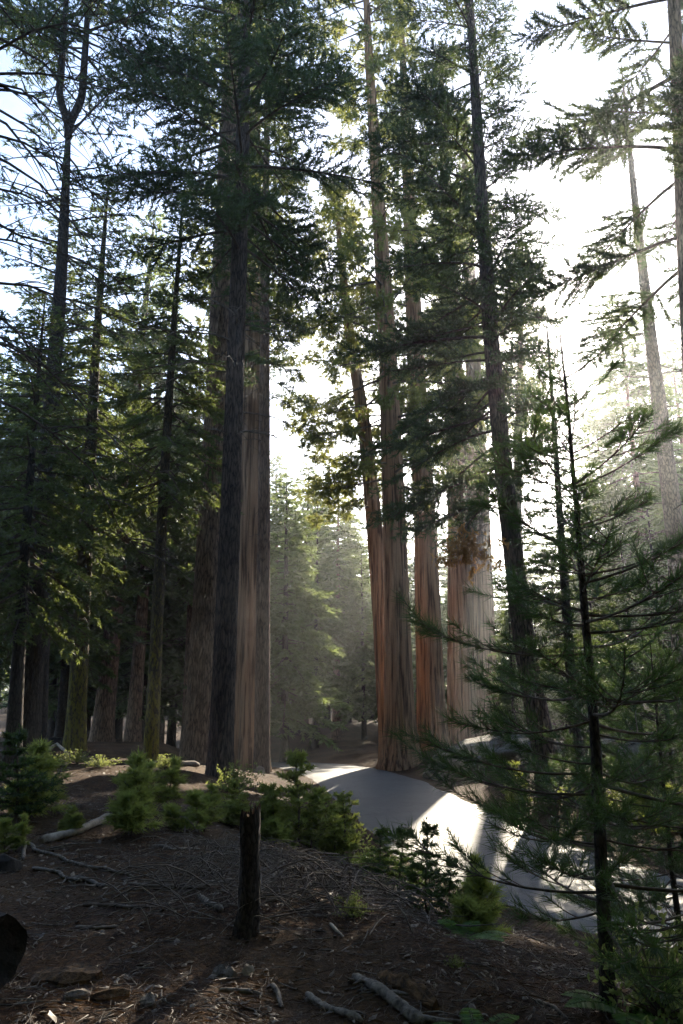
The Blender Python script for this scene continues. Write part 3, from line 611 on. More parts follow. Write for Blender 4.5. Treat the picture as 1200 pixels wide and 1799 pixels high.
woods('surrounding_woods', [(x, y) for x, y in zip(rg.uniform(-34, 34, 170), rg.uniform(-32, 18, 170)) if (y < -4 or abs(x) > 10 + 0.75 * max(0, y)) and not (x > 9 and 0 < y < 9)], 79, 'woods around the photographer', hr=(20, 30), nblade=850, bl=(1.4, 0.6), wide=0.16)

# ------------------------------------------------------------------ things on the ground
def hit(u, v, y0=2.5, y1=60.0):
    """where the view line through photo pixel (u, v) meets the ground"""
    x, y, z = ray(u, v); Y = np.concatenate([np.arange(y0, 16, 0.02), np.arange(16, y1, 0.06)])
    s = Y / y; zz = EYE + z * s - terrain(x * s, Y); k = int(np.argmax(zz < 0)) if (zz < 0).any() else len(Y) - 1
    return np.array([x * s[k], Y[k], EYE + z * s[k]])
def rdist(x, y): return float(np.min(np.hypot(x - RL[:, 0], y - RL[:, 1])))
def drop(p): return np.array([p[0], p[1], gz(p[0], p[1])])

# broken stump post
b = hit(433, 1640); px = mpp(433, 1640, b[1]); Hs = 195 * px
st = empty('tree_stump', b, 'thin dark snapped stump standing upright in the open foreground', 'stump')
rg = np.random.default_rng(3); seg = 40; z = np.concatenate([np.linspace(-0.1, 0.25, 10), np.linspace(0.28, Hs, 30)])
A_, Z_ = np.meshgrid(np.arange(seg) * 2 * math.pi / seg, z)
w = 1 + 0.14 * vnoise(np.cos(A_) * 4 + 9, np.sin(A_) * 4 + Z_ * 5, 12) + 0.16 * vnoise(np.cos(A_) * 9, np.sin(A_) * 9 + Z_ * 14, 13) + 0.10 * vnoise(A_ * 3, Z_ * 26, 15) + 0.25 * np.exp(-np.maximum(Z_, 0) / 0.07) * (0.6 + vnoise(np.cos(A_) * 2, np.sin(A_) * 2, 14))
r = np.interp(z, [-.1, 0.1, 0.5, Hs], [21 * px, 20 * px, 17.5 * px, 18.5 * px])
pts = np.stack([0.012 * z + 0.01 * np.sin(z * 5), 0 * z, z], -1)
tb = MB(); tube(tb, pts, r, seg, False, w); V = tb.v[0]; top = V[-seg:]; top[:, 2] += 0.09 * rg.random(seg) ** 2 - 0.02 + 0.035 * np.cos(np.arange(seg) / seg * 6.28 + 2); V[-seg:] = top
tb.obj('bark', M['char_bark'], st)
tb = MB(); inner = np.stack([top[:, 0] * 0.86, top[:, 1] * 0.86, top[:, 2] - 0.015], -1); c = np.array([[0.012 * Hs, 0, Hs - 0.03]]); kk = np.arange(seg)
mid = inner * np.array([0.5, 0.5, 1]) + np.array([0, 0, 0]) ; mid[:, 2] = Hs - 0.02 + 0.05 * rg.random(seg)
ring0 = top * np.array([0.97, 0.97, 1]); VV = np.concatenate([ring0, inner, mid, c]); k2 = (kk + 1) % seg
tb.add(VV, np.concatenate([np.stack([kk, k2, seg + k2, seg + kk], -1), np.stack([seg + kk, seg + k2, 2 * seg + k2, 2 * seg + kk], -1)]), np.stack([2 * seg + kk, 2 * seg + k2, np.full(seg, 3 * seg)], -1))
tb.obj('broken_top', M['rotten_wood'], st, False)

# cut log end at the lower left and the rotten slab in front of it
e = hit(18, 1742); px = mpp(18, 1742, e[1]); rl = 62 * px
lg = empty('fallen_log', e, 'charred black log end poking in at the lower left edge', 'log')
pth = np.array([[-0.1, 0.0, rl * 0.95], [-0.5, 0.22, rl * 0.97], [-1.2, 0.55, rl], [-2.4, 1.2, rl]]); A_, Z_ = np.meshgrid(np.arange(32) * 6.283 / 32, np.arange(4))
tb = MB(); tube(tb, pth, rl, 32, False, 1 + 0.12 * vnoise(np.cos(A_) * 3, np.sin(A_) * 3 + Z_, 21) + 0.08 * vnoise(np.cos(A_) * 9, np.sin(A_) * 9 + Z_, 22)); rim = tb.v[0][:32].copy(); tb.obj('bark', M['black_wood'], lg)
tb = MB(); cc = rim.mean(0); rings = [rim, cc + (rim - cc) * 0.7 + np.array([-0.03, 0.015, 0]), cc + (rim - cc) * 0.35 + np.array([-0.05, 0.02, 0])]
tb.add(np.concatenate(rings + [cc[None] + np.array([[-0.06, 0.03, 0]])]), np.concatenate([np.stack([q * 32 + np.arange(32), q * 32 + (np.arange(32) + 1) % 32, (q + 1) * 32 + (np.arange(32) + 1) % 32, (q + 1) * 32 + np.arange(32)], -1) for q in (0, 1)]), np.stack([64 + np.arange(32), 64 + (np.arange(32) + 1) % 32, np.full(32, 96)], -1)); tb.obj('cut_end', M['black_wood'], lg, False)

def slab(name, label, u0, v0, u1, v1, wid, th, mat, seed, cat='wood'):
    a, c = hit(u0, v0), hit(u1, v1); rg = np.random.default_rng(seed); n, m = 14, 6; t = np.linspace(0, 1, n); s_ = np.linspace(-1, 1, m)
    d = c - a; nrm = unit(np.array([-d[1], d[0], 0])); o = (a + c) / 2; prof = 0.5 + 0.5 * np.sin(t * math.pi) ** 0.5 + 0.5 * vnoise(t * 5, t * 0, seed)
    base = a + d * t[:, None]; top_ = np.zeros((n, m, 3)); bot = np.zeros((n, m, 3))
    for q in range(m):
        p = base + nrm * (s_[q] * wid * prof)[:, None]; g = terrain(p[:, 0], p[:, 1])
        hgt = th * (1 - 0.8 * abs(s_[q]) ** 2.5) * (1 + 0.8 * vnoise(t * 5 + q * 0.6, t * 0 + q * 0.7, seed)) * np.clip(np.sin(t * math.pi), 0.15, 1) ** 0.35; top_[:, q] = np.stack([p[:, 0], p[:, 1], g + 0.012 + hgt], -1); bot[:, q] = np.stack([p[:, 0], p[:, 1], g - 0.03], -1)
    V = np.concatenate([top_.reshape(-1, 3), bot.reshape(-1, 3)]) - o; i = np.arange(n - 1)[:, None] * m; j = np.arange(m - 1)[None]; Q = np.stack([i + j, i + j + 1, i + m + j + 1, i + m + j], -1).reshape(-1, 4)
    ring = np.concatenate([np.arange(n) * m, (n - 1) * m + np.arange(1, m), (np.arange(n)[::-1] * m + m - 1)[1:], np.arange(1, m - 1)[::-1]]); r2 = np.roll(ring, -1)
    tb = MB(); tb.add(V, np.concatenate([Q, (Q + n * m)[:, ::-1], np.stack([ring, r2, r2 + n * m, ring + n * m], -1)])); ob = tb.obj(name, M[mat], None, False); ob.location = tuple(o); return tag(ob, label, cat)
slab('rotten_slab', 'rotten orange brown slab of wood beside the charred log end', 62, 1722, 172, 1722, 0.10, 0.065, 'rotten_wood', 31)
slab('bark_slab', 'pale flat piece of bark below the rotten slab', 112, 1756, 158, 1752, 0.045, 0.035, 'grey_wood', 32, 'bark')
slab('bark_slab', 'long thin tan strip of bark lying below the rotten slab', 158, 1760, 228, 1748, 0.03, 0.03, 'rotten_wood', 33, 'bark')
slab('bark_slab', 'small pale chip lying right of the thin tan bark strip', 246, 1768, 272, 1764, 0.035, 0.04, 'grey_wood', 34, 'bark')
slab('bark_slab', 'rounded grey chunk of wood between stump foot and forked log', 378, 1710, 412, 1720, 0.03, 0.045, 'grey_wood', 35, 'bark')
slab('bark_slab', 'bright pale chip right of the rounded grey chunk', 426, 1714, 446, 1712, 0.02, 0.04, 'pale_wood', 36, 'bark')
slab('splintered_wood', 'orange splintered piece of wood lying along the weathered forked log', 668, 1724, 766, 1778, 0.05, 0.07, 'rotten_wood', 37)

def stick(label, pix, r0, r1, mat='grey_wood', name='fallen_branch', lift=0.0, stubs=0, seed=0, arch=0.0, cat='branch', seg=8, nsub=6):
    rg = np.random.default_rng(seed + 500); W = np.array([hit(*q) for q in pix]); W = np.array([drop(w * min(1, 1.4 * W[:, 1].min() / w[1])) for w in W]); px = mpp(*pix[0], W[0, 1])
    n = nsub * (len(W) - 1) + 1; t = np.linspace(0, 1, n); tt = np.linspace(0, 1, len(W))
    pts = np.stack([np.interp(t, tt, W[:, q]) for q in range(3)], -1); L = np.linalg.norm(W[-1] - W[0])
    pts[:, :2] += np.cumsum(rg.normal(size=(n, 2)), 0) * 0.006 * L
    rad = np.linspace(r0, r1, n) * px * (1 + 0.35 * vnoise(t * 5, t * 0, seed + 3)); rad[0] *= 0.7; rad[-1] *= 0.6
    pts[:, 2] = terrain(pts[:, 0], pts[:, 1]); ker = np.ones(5) / 5; pts[:, 2] = np.convolve(np.pad(pts[:, 2], 2, 'edge'), ker, 'valid')
    pts[:, 2] += np.abs(rad) * 0.75 + lift + arch * np.sin(t * math.pi) + 0.012 * L * np.abs(vnoise(t * 4, t * 0, seed))
    o = pts[0].copy(); ob = empty(name, o, label, cat); tb = MB(); A_, T_ = np.meshgrid(np.arange(seg) * 6.283 / seg, t * 6)
    tube(tb, pts - o, rad, seg, True, 1 + 0.35 * vnoise(np.cos(A_) * 2 + seed, np.sin(A_) * 2 + T_ * 2, seed % 30)); tb.obj('shaft', M[mat], ob)
    for q in range(stubs):
        i = rg.integers(1, n - 1); d = unit(pts[min(i + 1, n - 1)] - pts[i - 1]); sd = unit(np.cross(d, [0, 0, 1])) * rg.choice([-1, 1]); ln = L * rg.uniform(0.08, 0.28)
        e_ = pts[i] + (d * 0.7 + sd * 0.8 + np.array([0, 0, 0.12])) * ln; mid = (pts[i] + e_) / 2 + rg.normal(size=3) * 0.06 * ln; e_[2] = max(e_[2], gz(e_[0], e_[1]) + 0.005); mid[2] = max(mid[2], gz(mid[0], mid[1]) + 0.008)
        tb = MB(); tube(tb, np.array([pts[i], mid, e_]) - o, np.array([0.6, 0.45, 0.2]) * rad[i], 6); tb.obj('side_twig', M[mat], ob)
    return ob
stick('pale bleached fallen log between the pine seedlings at middle left', [(75, 1482), (120, 1470), (198, 1434)], 9, 7, 'pale_wood', 'fallen_log', cat='log', seg=16, seed=1)
stick('long grey branch curving from the bleached log toward the open ground', [(0, 1462), (40, 1478), (72, 1492), (115, 1508), (175, 1522), (230, 1536)], 3.4, 2.2, seed=2, stubs=2)
stick('short thick grey branch pointing down from the bleached log', [(46, 1484), (38, 1512)], 4.5, 3.4, seed=3)
stick('knotted grey branch with side twigs below the long curving branch', [(58, 1528), (95, 1535), (120, 1548), (150, 1550), (196, 1556)], 3.0, 4.0, seed=4, stubs=5)
stick('straight knob ended stick lying between log and stump', [(268, 1489), (300, 1493), (350, 1494)], 3.4, 2.4, seed=5)
stick('thin dark stick on bare soil left of the stump', [(146, 1593), (200, 1594), (266, 1595)], 3.2, 3.2, 'twig', seed=6)
stick('dull stick just above the sunlit needle patch', [(134, 1632), (170, 1634), (208, 1630)], 3.2, 2.5, 'dead_twig', seed=7)
stick('stubby pale branch end near the left foot of the stump', [(346, 1576), (360, 1592), (380, 1606)], 4, 6, seed=8)
stick('curved dead branch running behind the stump from the left', [(225, 1556), (290, 1562), (350, 1566), (415, 1548)], 3.0, 3.5, 'dead_twig', seed=9, stubs=4)
stick('weathered grey forked log at the bottom of the picture', [(622, 1722), (655, 1738), (690, 1764), (745, 1805)], 6, 12, seed=10, stubs=4, cat='log', name='fallen_log', seg=16)
stick('pale barkless branch left of the weathered forked log', [(540, 1750), (575, 1778), (635, 1800)], 5, 7, seed=11, stubs=1)
stick('long thin wavy twig lying in front of the stump', [(318, 1738), (330, 1742), (380, 1745), (420, 1765), (470, 1778)], 2.2, 1.6, 'dead_twig', seed=12, stubs=2)
stick('slim grey stick at right of the wavy twig', [(385, 1742), (420, 1745), (462, 1752)], 3.5, 4.5, seed=13)
stick('upright leaning stub of grey wood by the wavy twig', [(478, 1735), (490, 1752), (500, 1772)], 4.5, 5, seed=14)
stick('short bright stick on the slope right of the stump', [(580, 1626), (592, 1638), (604, 1650)], 3.5, 2.5, 'pale_wood', seed=15)
stick('grey twig low on the slope right of the stump', [(508, 1604), (540, 1608), (572, 1614)], 3, 2, seed=16)
stick('long dead limb sloping down from the brush heap to the seedlings', [(640, 1502), (690, 1550), (730, 1590), (765, 1636)], 4, 2.5, 'dead_twig', seed=17, stubs=6)
stick('tangled grey branch at the foot of the near sapling', [(940, 1760), (975, 1775), (1000, 1795)], 4, 3, seed=18, stubs=3)
stick('thick dead limb arching over the brush heap behind the stump', [(455, 1580), (500, 1545), (560, 1515), (640, 1495)], 5, 4, 'dead_twig', seed=19, stubs=8, arch=0.12)
stick('pale arched root or limb beside the yellow lichen fir', [(84, 1322), (100, 1318), (118, 1328)], 3.0, 2.2, 'pale_wood', seed=20, arch=0.16)
stick('grey log lying behind the feet of the two big pines', [(268, 1346), (300, 1347), (350, 1349)], 5, 6, 'grey_wood', 'fallen_log', seed=21, cat='log')

# brush heap behind the stump: fine dead twigs that nobody could count
rg = np.random.default_rng(55); tb = MB()
for q in range(620):
    u = np.clip(rg.normal(520, 105), 260, 800); v = rg.uniform(1492, 1600) + 0.18 * max(0, u - 600); g = hit(u, v) if q % 4 == 0 else g + np.array([rg.normal() * 0.25, rg.normal() * 0.25, 0]); g = g * min(1, 10.2 / g[1]); g[2] = gz(g[0], g[1])
    a = rg.uniform(0, 6.28); L = rg.uniform(0.2, 0.95); s_ = np.linspace(0, 1, 6); h = rg.uniform(0, 0.28); d = np.array([math.cos(a), 0.6 * math.sin(a), 0]); sd = np.array([-math.sin(a), math.cos(a), 0])
    p = g + d * (L * (s_ - 0.3))[:, None] + sd * (0.25 * L * rg.normal() * s_ ** 2)[:, None]; p[:, 2] = np.maximum(terrain(p[:, 0], p[:, 1]) + 0.005, g[2] + h * np.sin((0.15 + s_) * 2.4) + 0.02)
    tube(tb, p, np.linspace(rg.uniform(0.003, 0.008), 0.0018, 6), 4, False)
tag(tb.obj('brush', M['dead_twig']), 'heap of fine grey dead twigs behind the stump', 'brush', kind='stuff')

# needle litter, twigs and bark chips on the forest floor
def scatter(n, seed, ylo, yhi, xw):
    rg = np.random.default_rng(seed); y = ylo + (yhi - ylo) * rg.random(n) ** 1.5; x = rg.uniform(-1, 1, n) * (0.52 * y + xw)
    d = np.min(np.hypot(x[:, None] - RL[None, ::3, 0], y[:, None] - RL[None, ::3, 1]), 1); k = d > ROAD_HALF + 0.15 - 0.9 * rg.random(n) ** 3; return x[k], y[k], rg
x, y, rg = scatter(60000, 61, 3.2, 20, 0.3); z = terrain(x, y); a = rg.uniform(0, 6.28, len(x)); f = MB()
D = unit(np.stack([np.cos(a), np.sin(a), rg.normal(size=len(x)) * 0.22], -1)); blades(f, np.stack([x, y, z + rg.uniform(0.002, 0.025, len(x))], -1), D, rg.uniform(0.05, 0.15, len(x)), rg.uniform(0.003, 0.007, len(x)), rg, 0.5)
tag(f.obj('needle_litter', M['dead_needles'], None, False), 'brown needle litter covering the near forest floor', 'litter', kind='stuff')
x, y, rg = scatter(9000, 62, 3.2, 26, 0.4); z = terrain(x, y); f = MB(); n = len(x); a = rg.uniform(0, 6.28, n); s1 = rg.uniform(0.008, 0.03, n) * rg.uniform(0.6, 1.5, n); s2 = s1 * rg.uniform(0.3, 0.9, n)
c_, s_ = np.cos(a), np.sin(a); tilt = rg.normal(size=n) * 0.35; base = np.stack([x, y, z + 0.008], -1); ex = np.stack([c_, s_, tilt], -1) * s1[:, None]; ey = np.stack([-s_, c_, rg.normal(size=n) * 0.3], -1) * s2[:, None]; up = np.array([0, 0, 0.006])
V = np.stack([base - ex, base - ey * 0.9 + ex * 0.2, base + ex, base + ey + ex * 0.1, base + up * 1.4], 1); k = np.arange(n)[:, None] * 5
f.add(V.reshape(-1, 3), t=np.concatenate([k + np.array([[q, (q + 1) % 4, 4]]) for q in range(4)])); tag(f.obj('bark_litter', M['chips'], None, False), 'small bark and wood chips strewn over the forest floor', 'litter', kind='stuff')
x, y, rg = scatter(1500, 63, 3.4, 17, 0.3); f = MB()
for q in range(len(x)):
    a = rg.uniform(0, 6.28); L = rg.uniform(0.06, 0.34); t = np.linspace(-0.5, 0.5, 4); bd = rg.normal() * 0.12; p = np.stack([x[q] + L * t * math.cos(a) - bd * L * t * t * 4 * math.sin(a), y[q] + L * t * math.sin(a) + bd * L * t * t * 4 * math.cos(a), 0 * t], -1); p[:, 2] = terrain(p[:, 0], p[:, 1]) + 0.012; tube(f, p, rg.uniform(0.0022, 0.006) * np.array([1, 0.95, 0.8, 0.5]), 4, False)
tag(f.obj('twig_litter', M['grey_wood'], None), 'thin grey twigs strewn over the near forest floor', 'litter', kind='stuff')

# granite outcrop, stones
def boulder(name, label, c, size, seed, mat='rock', cat='boulder', rz=0.0):
    n, m = 72, 40; th, ph = np.meshgrid(np.arange(n) * 2 * math.pi / n, np.linspace(0.0, math.pi * 0.62, m)); d = np.stack([np.cos(th) * np.sin(ph), np.sin(th) * np.sin(ph), np.cos(ph)], -1)
    r = 1 + 0.30 * vnoise(d[..., 0] * 1.6 + seed, d[..., 1] * 1.6 + d[..., 2] * 1.3, seed) + 0.16 * vnoise(d[..., 0] * 4 + seed, d[..., 1] * 4 + d[..., 2] * 3, seed + 1) + 0.05 * vnoise(d[..., 0] * 11, d[..., 1] * 11 + d[..., 2] * 9, seed + 2)
    rgb = np.random.default_rng(seed); pl = unit(rgb.normal(size=(26, 3)) * np.array([1, 1, 0.8])); hh = rgb.uniform(0.72, 1.0, 26)
    dt = np.einsum('ijk,lk->ijl', d, pl); cut = np.min(np.where(dt > 0.05, hh / np.maximum(dt, 0.05), 9), -1); r = np.minimum(r, cut) + 0.04 * (r - 1); q = d
    V = q * r[..., None] * np.array(size); i = np.arange(m - 1)[:, None] * n; j = np.arange(n)[None]; j2 = (j + 1) % n
    tb = MB(); tb.add(V, np.stack([i + j, i + n + j, i + n + j2, i + j2], -1).reshape(-1, 4)); o = tb.obj(name, M[mat]); o.location = tuple(c); o.rotation_euler = (0, 0, rz); return tag(o, label, cat)
c = P(918, 1345, 31); c[2] = gz(c[0], c[1]); granite = boulder('boulder', 'broad pale granite outcrop on the right bank of the road', c, (2.9, 2.0, 1.15), 4)
c = P(805, 1345, 31); c[2] = gz(c[0], c[1]); boulder('boulder', 'low mossy rock mound between the sequoias and the granite outcrop', c, (1.7, 1.3, 0.95), 7, 'mossy_rock')
c = P(1110, 1330, 30); c[2] = gz(c[0], c[1]); boulder('boulder', 'shaded grey rock behind the near sapling, right of the outcrop', c, (1.9, 1.4, 0.8), 9)
c = hit(456, 1358); boulder('stone', 'small round stone on the verge at the left road edge', c, (0.24, 0.2, 0.26), 5, 'tan_rock', 'stone')
c = hit(8, 1530); boulder('tree_stump', 'low black rotten stump lump at the left picture edge', c, (0.16, 0.16, 0.17), 6, 'black_wood', 'stump')
c = P(97, 1318, 27); c[2] = gz(c[0], c[1]); boulder('root_ball', 'dark upturned root ball under the pale arched limb', c, (0.55, 0.4, 0.4), 8, 'black_wood', 'root ball')
bpy.context.view_layer.update(); inv = granite.matrix_world.inverted(); lp = []
for q in np.linspace(-1.3, 0.9, 9):
    ok, h_, nn, _i = granite.ray_cast(inv @ Vector((granite.location.x + q, granite.location.y - 0.35, 12)), Vector((0, 0, -1)))
    if ok: lp.append(np.array(granite.matrix_world @ h_))
lp = np.array(lp); fit = np.polyfit(lp[:, 0], lp[:, 2], 1); zt = np.polyval(fit, lp[:, 0]); lp[:, 2] = zt + max(0, float(np.max(lp[:, 2] - zt))) * 0.7 + 0.07
o0 = lp[0].copy(); tb = MB(); tube(tb, lp - o0, np.linspace(0.09, 0.13, len(lp)), 12); ob = tb.obj('fallen_log', M['grey_wood']); ob.location = tuple(o0); tag(ob, 'bleached log lying on top of the granite outcrop', 'log')

# ------------------------------------------------------------------ seedlings, shrubs, ferns
def seedling(name, kind, H, Rm, seed, leafm, nl=0.06, nw=0.007, whorls=8, per=5, k=7, step=0.03, up=0.35):
    """young conifer of height H; base at origin"""
    rg = np.random.default_rng(seed); o = empty(name, (0, 0, -500)); tb = MB(); zz = np.linspace(-0.05, H, 8); off_ = np.cumsum(rg.normal(size=(8, 2)) * 0.012 * H, 0); pts = np.concatenate([off_ - off_[0], zz[:, None]], 1)
    tube(tb, pts, np.linspace(0.018 * H + 0.004, 0.003, 8), 6); tb.obj('stem', M['twig'], o); C, A = [], []; wd = MB()
    at_ = lambda q: np.array([np.interp(q, zz, pts[:, c]) for c in range(3)])
    for wv in range(whorls):
        t = (wv + rg.uniform(0.1, 0.9)) / whorls; z0 = H * (0.04 + 0.93 * t); a0 = rg.uniform(0, 6.28)
        for q in range(per):
            a = a0 + q * 6.283 / per + rg.normal() * 0.25; L = Rm * (1.08 - t) ** 0.7 * (0.7 + 0.3 * min(1, t * 5)) * rg.choice([0.35, 0.7, 1.0, 1.35]) * rg.uniform(0.8, 1.15); d = unit(np.array([math.cos(a), math.sin(a), up * (0.4 + t) + rg.normal() * 0.12])); b0 = at_(z0 + rg.normal() * 0.02 * H); sd = np.array([-math.sin(a), math.cos(a), 0])
            segs = [(b0, d, L)]
            for tw in range(4 if L > 0.12 else 2):
                for sg in (-1, 1): s0 = rg.uniform(0.3, 0.85); segs.append((b0 + d * L * s0, unit(d * 0.75 + sd * sg * 0.7 + np.array([0, 0, rg.normal() * 0.12])), L * (1.05 - s0) * rg.uniform(0.5, 0.9)))
            for p0, dd, l in segs:
                m_ = max(2, int(l / step)); qq = np.linspace(0.25 if kind == 'pine' else 0.08, 1, m_) * l; pp = p0 + dd * qq[:, None]; pp[:, 2] += 0.12 * qq ** 2; C.append(pp); A.append(np.repeat(dd[None], m_, 0)); tube(wd, [p0, pp[-1]], [0.004 * H + 0.002, 0.0018], 3, False)
    C.append(at_(H)[None]); A.append(np.array([[0, 0, 1.0]])); f = MB(); tufts(f, np.concatenate(C), np.concatenate(A), k, nl, nw, rg, spread=0.95 if kind == 'pine' else 1.25, flat=0.55 if kind == 'fir' else 0, along=0.3)
    wd.obj('branches', M['twig'], o)['kind'] = 'stuff'; f.obj('needles', M[leafm], o, False)['kind'] = 'stuff'; return o
def clump(name, kind, seed, leafm, stems, **kw):
    """a seedling of several unequal leaning stems grown together"""
    root = None
    for q, (h, r, dx, dy, lx, ly) in enumerate(stems):
        o = seedling(name, kind, h, r, seed + q * 7, leafm, **kw)
        for ch in list(o.children):
            n_ = len(ch.data.vertices); co = np.zeros(n_ * 3, np.float32); ch.data.vertices.foreach_get('co', co); co = co.reshape(-1, 3); co[:, 0] += dx + lx * co[:, 2]; co[:, 1] += dy + ly * co[:, 2]; ch.data.vertices.foreach_set('co', co.ravel()); ch.data.update()
        if root is None: root = o
        else:
            for ch in list(o.children): ch.parent = root
            bpy.data.objects.remove(o)
    return root
def shrub(name, seed, H, Rm, leafm, n=60, ll=0.05, lw=0.028):
    rg = np.random.default_rng(seed); o = empty(name, (0, 0, -500)); wd = MB(); f = MB(); C, A = [], []
    for q in range(n):
        a = rg.uniform(0, 6.28); el = rg.uniform(0.3, 1.5); L = H * rg.uniform(0.6, 1.1); d = np.array([math.cos(a) * math.cos(el) * Rm / H, math.sin(a) * math.cos(el) * Rm / H, math.sin(el)]); s_ = np.linspace(0, 1, 5); p = d * (L * s_)[:, None]; p[:, 2] -= 0.1 * L * s_ ** 2; tube(wd, p, np.linspace(0.006, 0.002, 5), 4, False)
        qn = rg.uniform(0.3, 1, 12); pp = np.stack([np.interp(qn, s_, p[:, c]) for c in range(3)], -1) + rg.normal(size=(12, 3)) * 0.02; C.append(pp); A.append(unit(np.repeat(d[None], 12, 0) + rg.normal(size=(12, 3)) * 0.5))
    C = np.concatenate(C); A = np.concatenate(A); C = np.repeat(C, 2, 0); D = unit(np.repeat(A, 2, 0) + rg.normal(size=C.shape) * 0.6); blades(f, C, D, ll * rg.uniform(0.6, 1.3, len(C)), lw, rg, 0.3, kite=True)
    wd.obj('stems', M['twig'], o)['kind'] = 'stuff'; f.obj('leaves', M[leafm], o, False)['kind'] = 'stuff'; return o
def fern(seed, L=0.5, n=7):
    rg = np.random.default_rng(seed); o = empty('fern', (0, 0, -500))
    for q in range(n):
        a = q * 6.283 / n + rg.normal() * 0.3; l = L * rg.uniform(0.7, 1.1); s_ = np.linspace(0, 1, 26); h = np.array([math.cos(a), math.sin(a), 0]); sd = np.array([-math.sin(a), math.cos(a), 0])
        p = h * (l * s_)[:, None]; p[:, 2] = l * (0.85 * s_ - 0.62 * s_ ** 2); f = MB(); tube(f, p, np.linspace(0.004, 0.001, 26), 3, False)
        for sg in (-1, 1):
            w = l * 0.24 * np.sin(np.clip(s_[3:] * 1.02, 0, 1) * math.pi) ** 0.7 + 0.01; D = unit(sd * sg + h * 0.35 + np.array([0, 0, -0.12])); 
            for e_ in (0, 0.5): blades(f, p[3:] + h * (e_ * l / 26), np.repeat(D[None], 23, 0), w, 0.021 * l / 0.5, rg, 1.0, kite=True)
        f.obj('frond', M['fern_leaves'], o, False)
    return o
PR = {'pine1': clump('pine_seedling', 'pine', 201, 'young_needles', [(1.0, 0.36, 0, 0, 0.05, 0), (0.72, 0.34, 0.2, 0.1, 0.25, 0.1), (0.5, 0.3, -0.22, -0.05, -0.3, 0)], nl=0.13, nw=0.015, whorls=8, per=4, k=6, step=0.075, up=0.9),
      'pine2': clump('pine_seedling', 'pine', 221, 'young_needles', [(0.9, 0.42, 0.05, 0, -0.1, 0), (1.0, 0.3, 0.3, 0.15, 0.2, 0), (0.6, 0.36, -0.3, 0.1, -0.35, 0.1)], nl=0.15, nw=0.016, whorls=7, per=4, k=6, step=0.085, up=1.0),
      'fir1': clump('fir_seedling', 'fir', 241, 'young_needles', [(1.0, 0.34, 0, 0, -0.06, 0), (0.55, 0.34, 0.22, 0.1, 0.2, 0), (0.62, 0.3, -0.24, 0.05, -0.2, 0.1)], nl=0.065, nw=0.017, whorls=9, per=4, k=6, step=0.05, up=0.5),
      'fir2': seedling('fir_seedling', 'fir', 1.0, 0.42, 204, 'sapling_needles', 0.06, 0.016, 9, 5, 6, 0.04, 0.35),
      'bush': shrub('leafy_shrub', 205, 0.6, 0.7, 'shrub_leaves'), 'fern': fern(206), 'fern2': fern(207, 0.5, 6)}
CATS = {'pine1': 'pine seedling', 'pine2': 'pine seedling', 'fir1': 'fir seedling', 'fir2': 'fir seedling', 'bush': 'shrub', 'fern': 'fern', 'fern2': 'fern'}
SIZE = {'bush': 0.6, 'fern': 0.32, 'fern2': 0.32}; seen = set(); rq = random.Random(8)
def plant(kind, u, v, hpx, label, wide=1.0, group=None):
    p = hit(u, v)
    if rdist(p[0], p[1]) < ROAD_HALF + 0.45 and u < 900:
        while rdist(p[0], p[1]) < ROAD_HALF + 0.75: p = p * 0.98
        p = drop(p)
    s = hpx * mpp(u, v, p[1]) / SIZE.get(kind, 1.0); rz = rq.uniform(0, 6.28)
    if kind not in seen: o = PR[kind]; seen.add(kind); o.location = tuple(p); o.rotation_euler = (0, 0, rz); o.scale = (s * wide, s * wide, s)
    else: o = copy_tree(PR[kind], p, rz, (s * wide, s * wide, s))
    tag(o, label, CATS[kind], group)
plant('pine1', 236, 1462, 128, 'bushy bright pine seedling at the tip of the bleached log', 0.95)
plant('pine2', 255, 1420, 80, 'lower pine seedling just behind the bright bushy one', 1.2)
plant('pine2', 345, 1462, 72, 'low wide grassy pine seedling left of the stump top', 1.25)
plant('fir1', 408, 1450, 75, 'small seedling behind the stump top', 1.1)
plant('fir1', 524, 1492, 165, 'seedling with a tall leader rising in front of the road crest', 0.95)
plant('pine1', 480, 1480, 80, 'dense seedling left of the tall leader seedling', 1.2)
plant('pine2', 560, 1492, 75, 'yellow green seedling right of the tall leader seedling', 1.1)
plant('fir1', 604, 1508, 110, 'seedling on the bank edge against the shaded road', 1.1)
plant('fir2', 668, 1560, 100, 'dark fir seedling at the top end of the lower bank row', 1.1)
plant('fir2', 706, 1580, 120, 'dark bushy fir seedling in the middle of the lower bank row', 1.1)
plant('fir2', 752, 1606, 155, 'tallest dark fir seedling on the bank against the bright road', 0.75)
plant('fir2', 792, 1622, 110, 'narrow dark fir seedling right of the tallest one', 0.8)
plant('pine2', 850, 1650, 120, 'long needled pine seedling at the low end of the bank row', 1.0)
plant('pine1', 122, 1462, 42, 'tiny pale pine seedling beside the bleached log', 1.2)
plant('fir2', 22, 1450, 165, 'dark sapling at the left edge below the forked pine', 1.0)
plant('pine1', 62, 1432, 120, 'green seedling in front of the forked pine foot', 1.2)
plant('pine2', 5, 1500, 60, 'grassy tuft like seedling at the left picture edge', 1.0)
plant('bush', 292, 1352, 30, 'sunlit low shrub between the slim lichen fir and the big pines', 1.3)
plant('bush', 414, 1392, 60, 'glowing backlit shrub at the right foot of the dark pine', 0.9)
plant('bush', 134, 1342, 28, 'glowing shrub at the foot of the yellow lichen fir', 1.2)
plant('bush', 90, 1348, 30, 'sunlit shrub by the pale arched limb', 1.4)
plant('bush', 175, 1348, 24, 'low sunlit shrub right of the yellow lichen fir', 1.5)
plant('bush', 470, 1462, 60, 'loose bright shrub left of the tall leader seedling', 1.1)
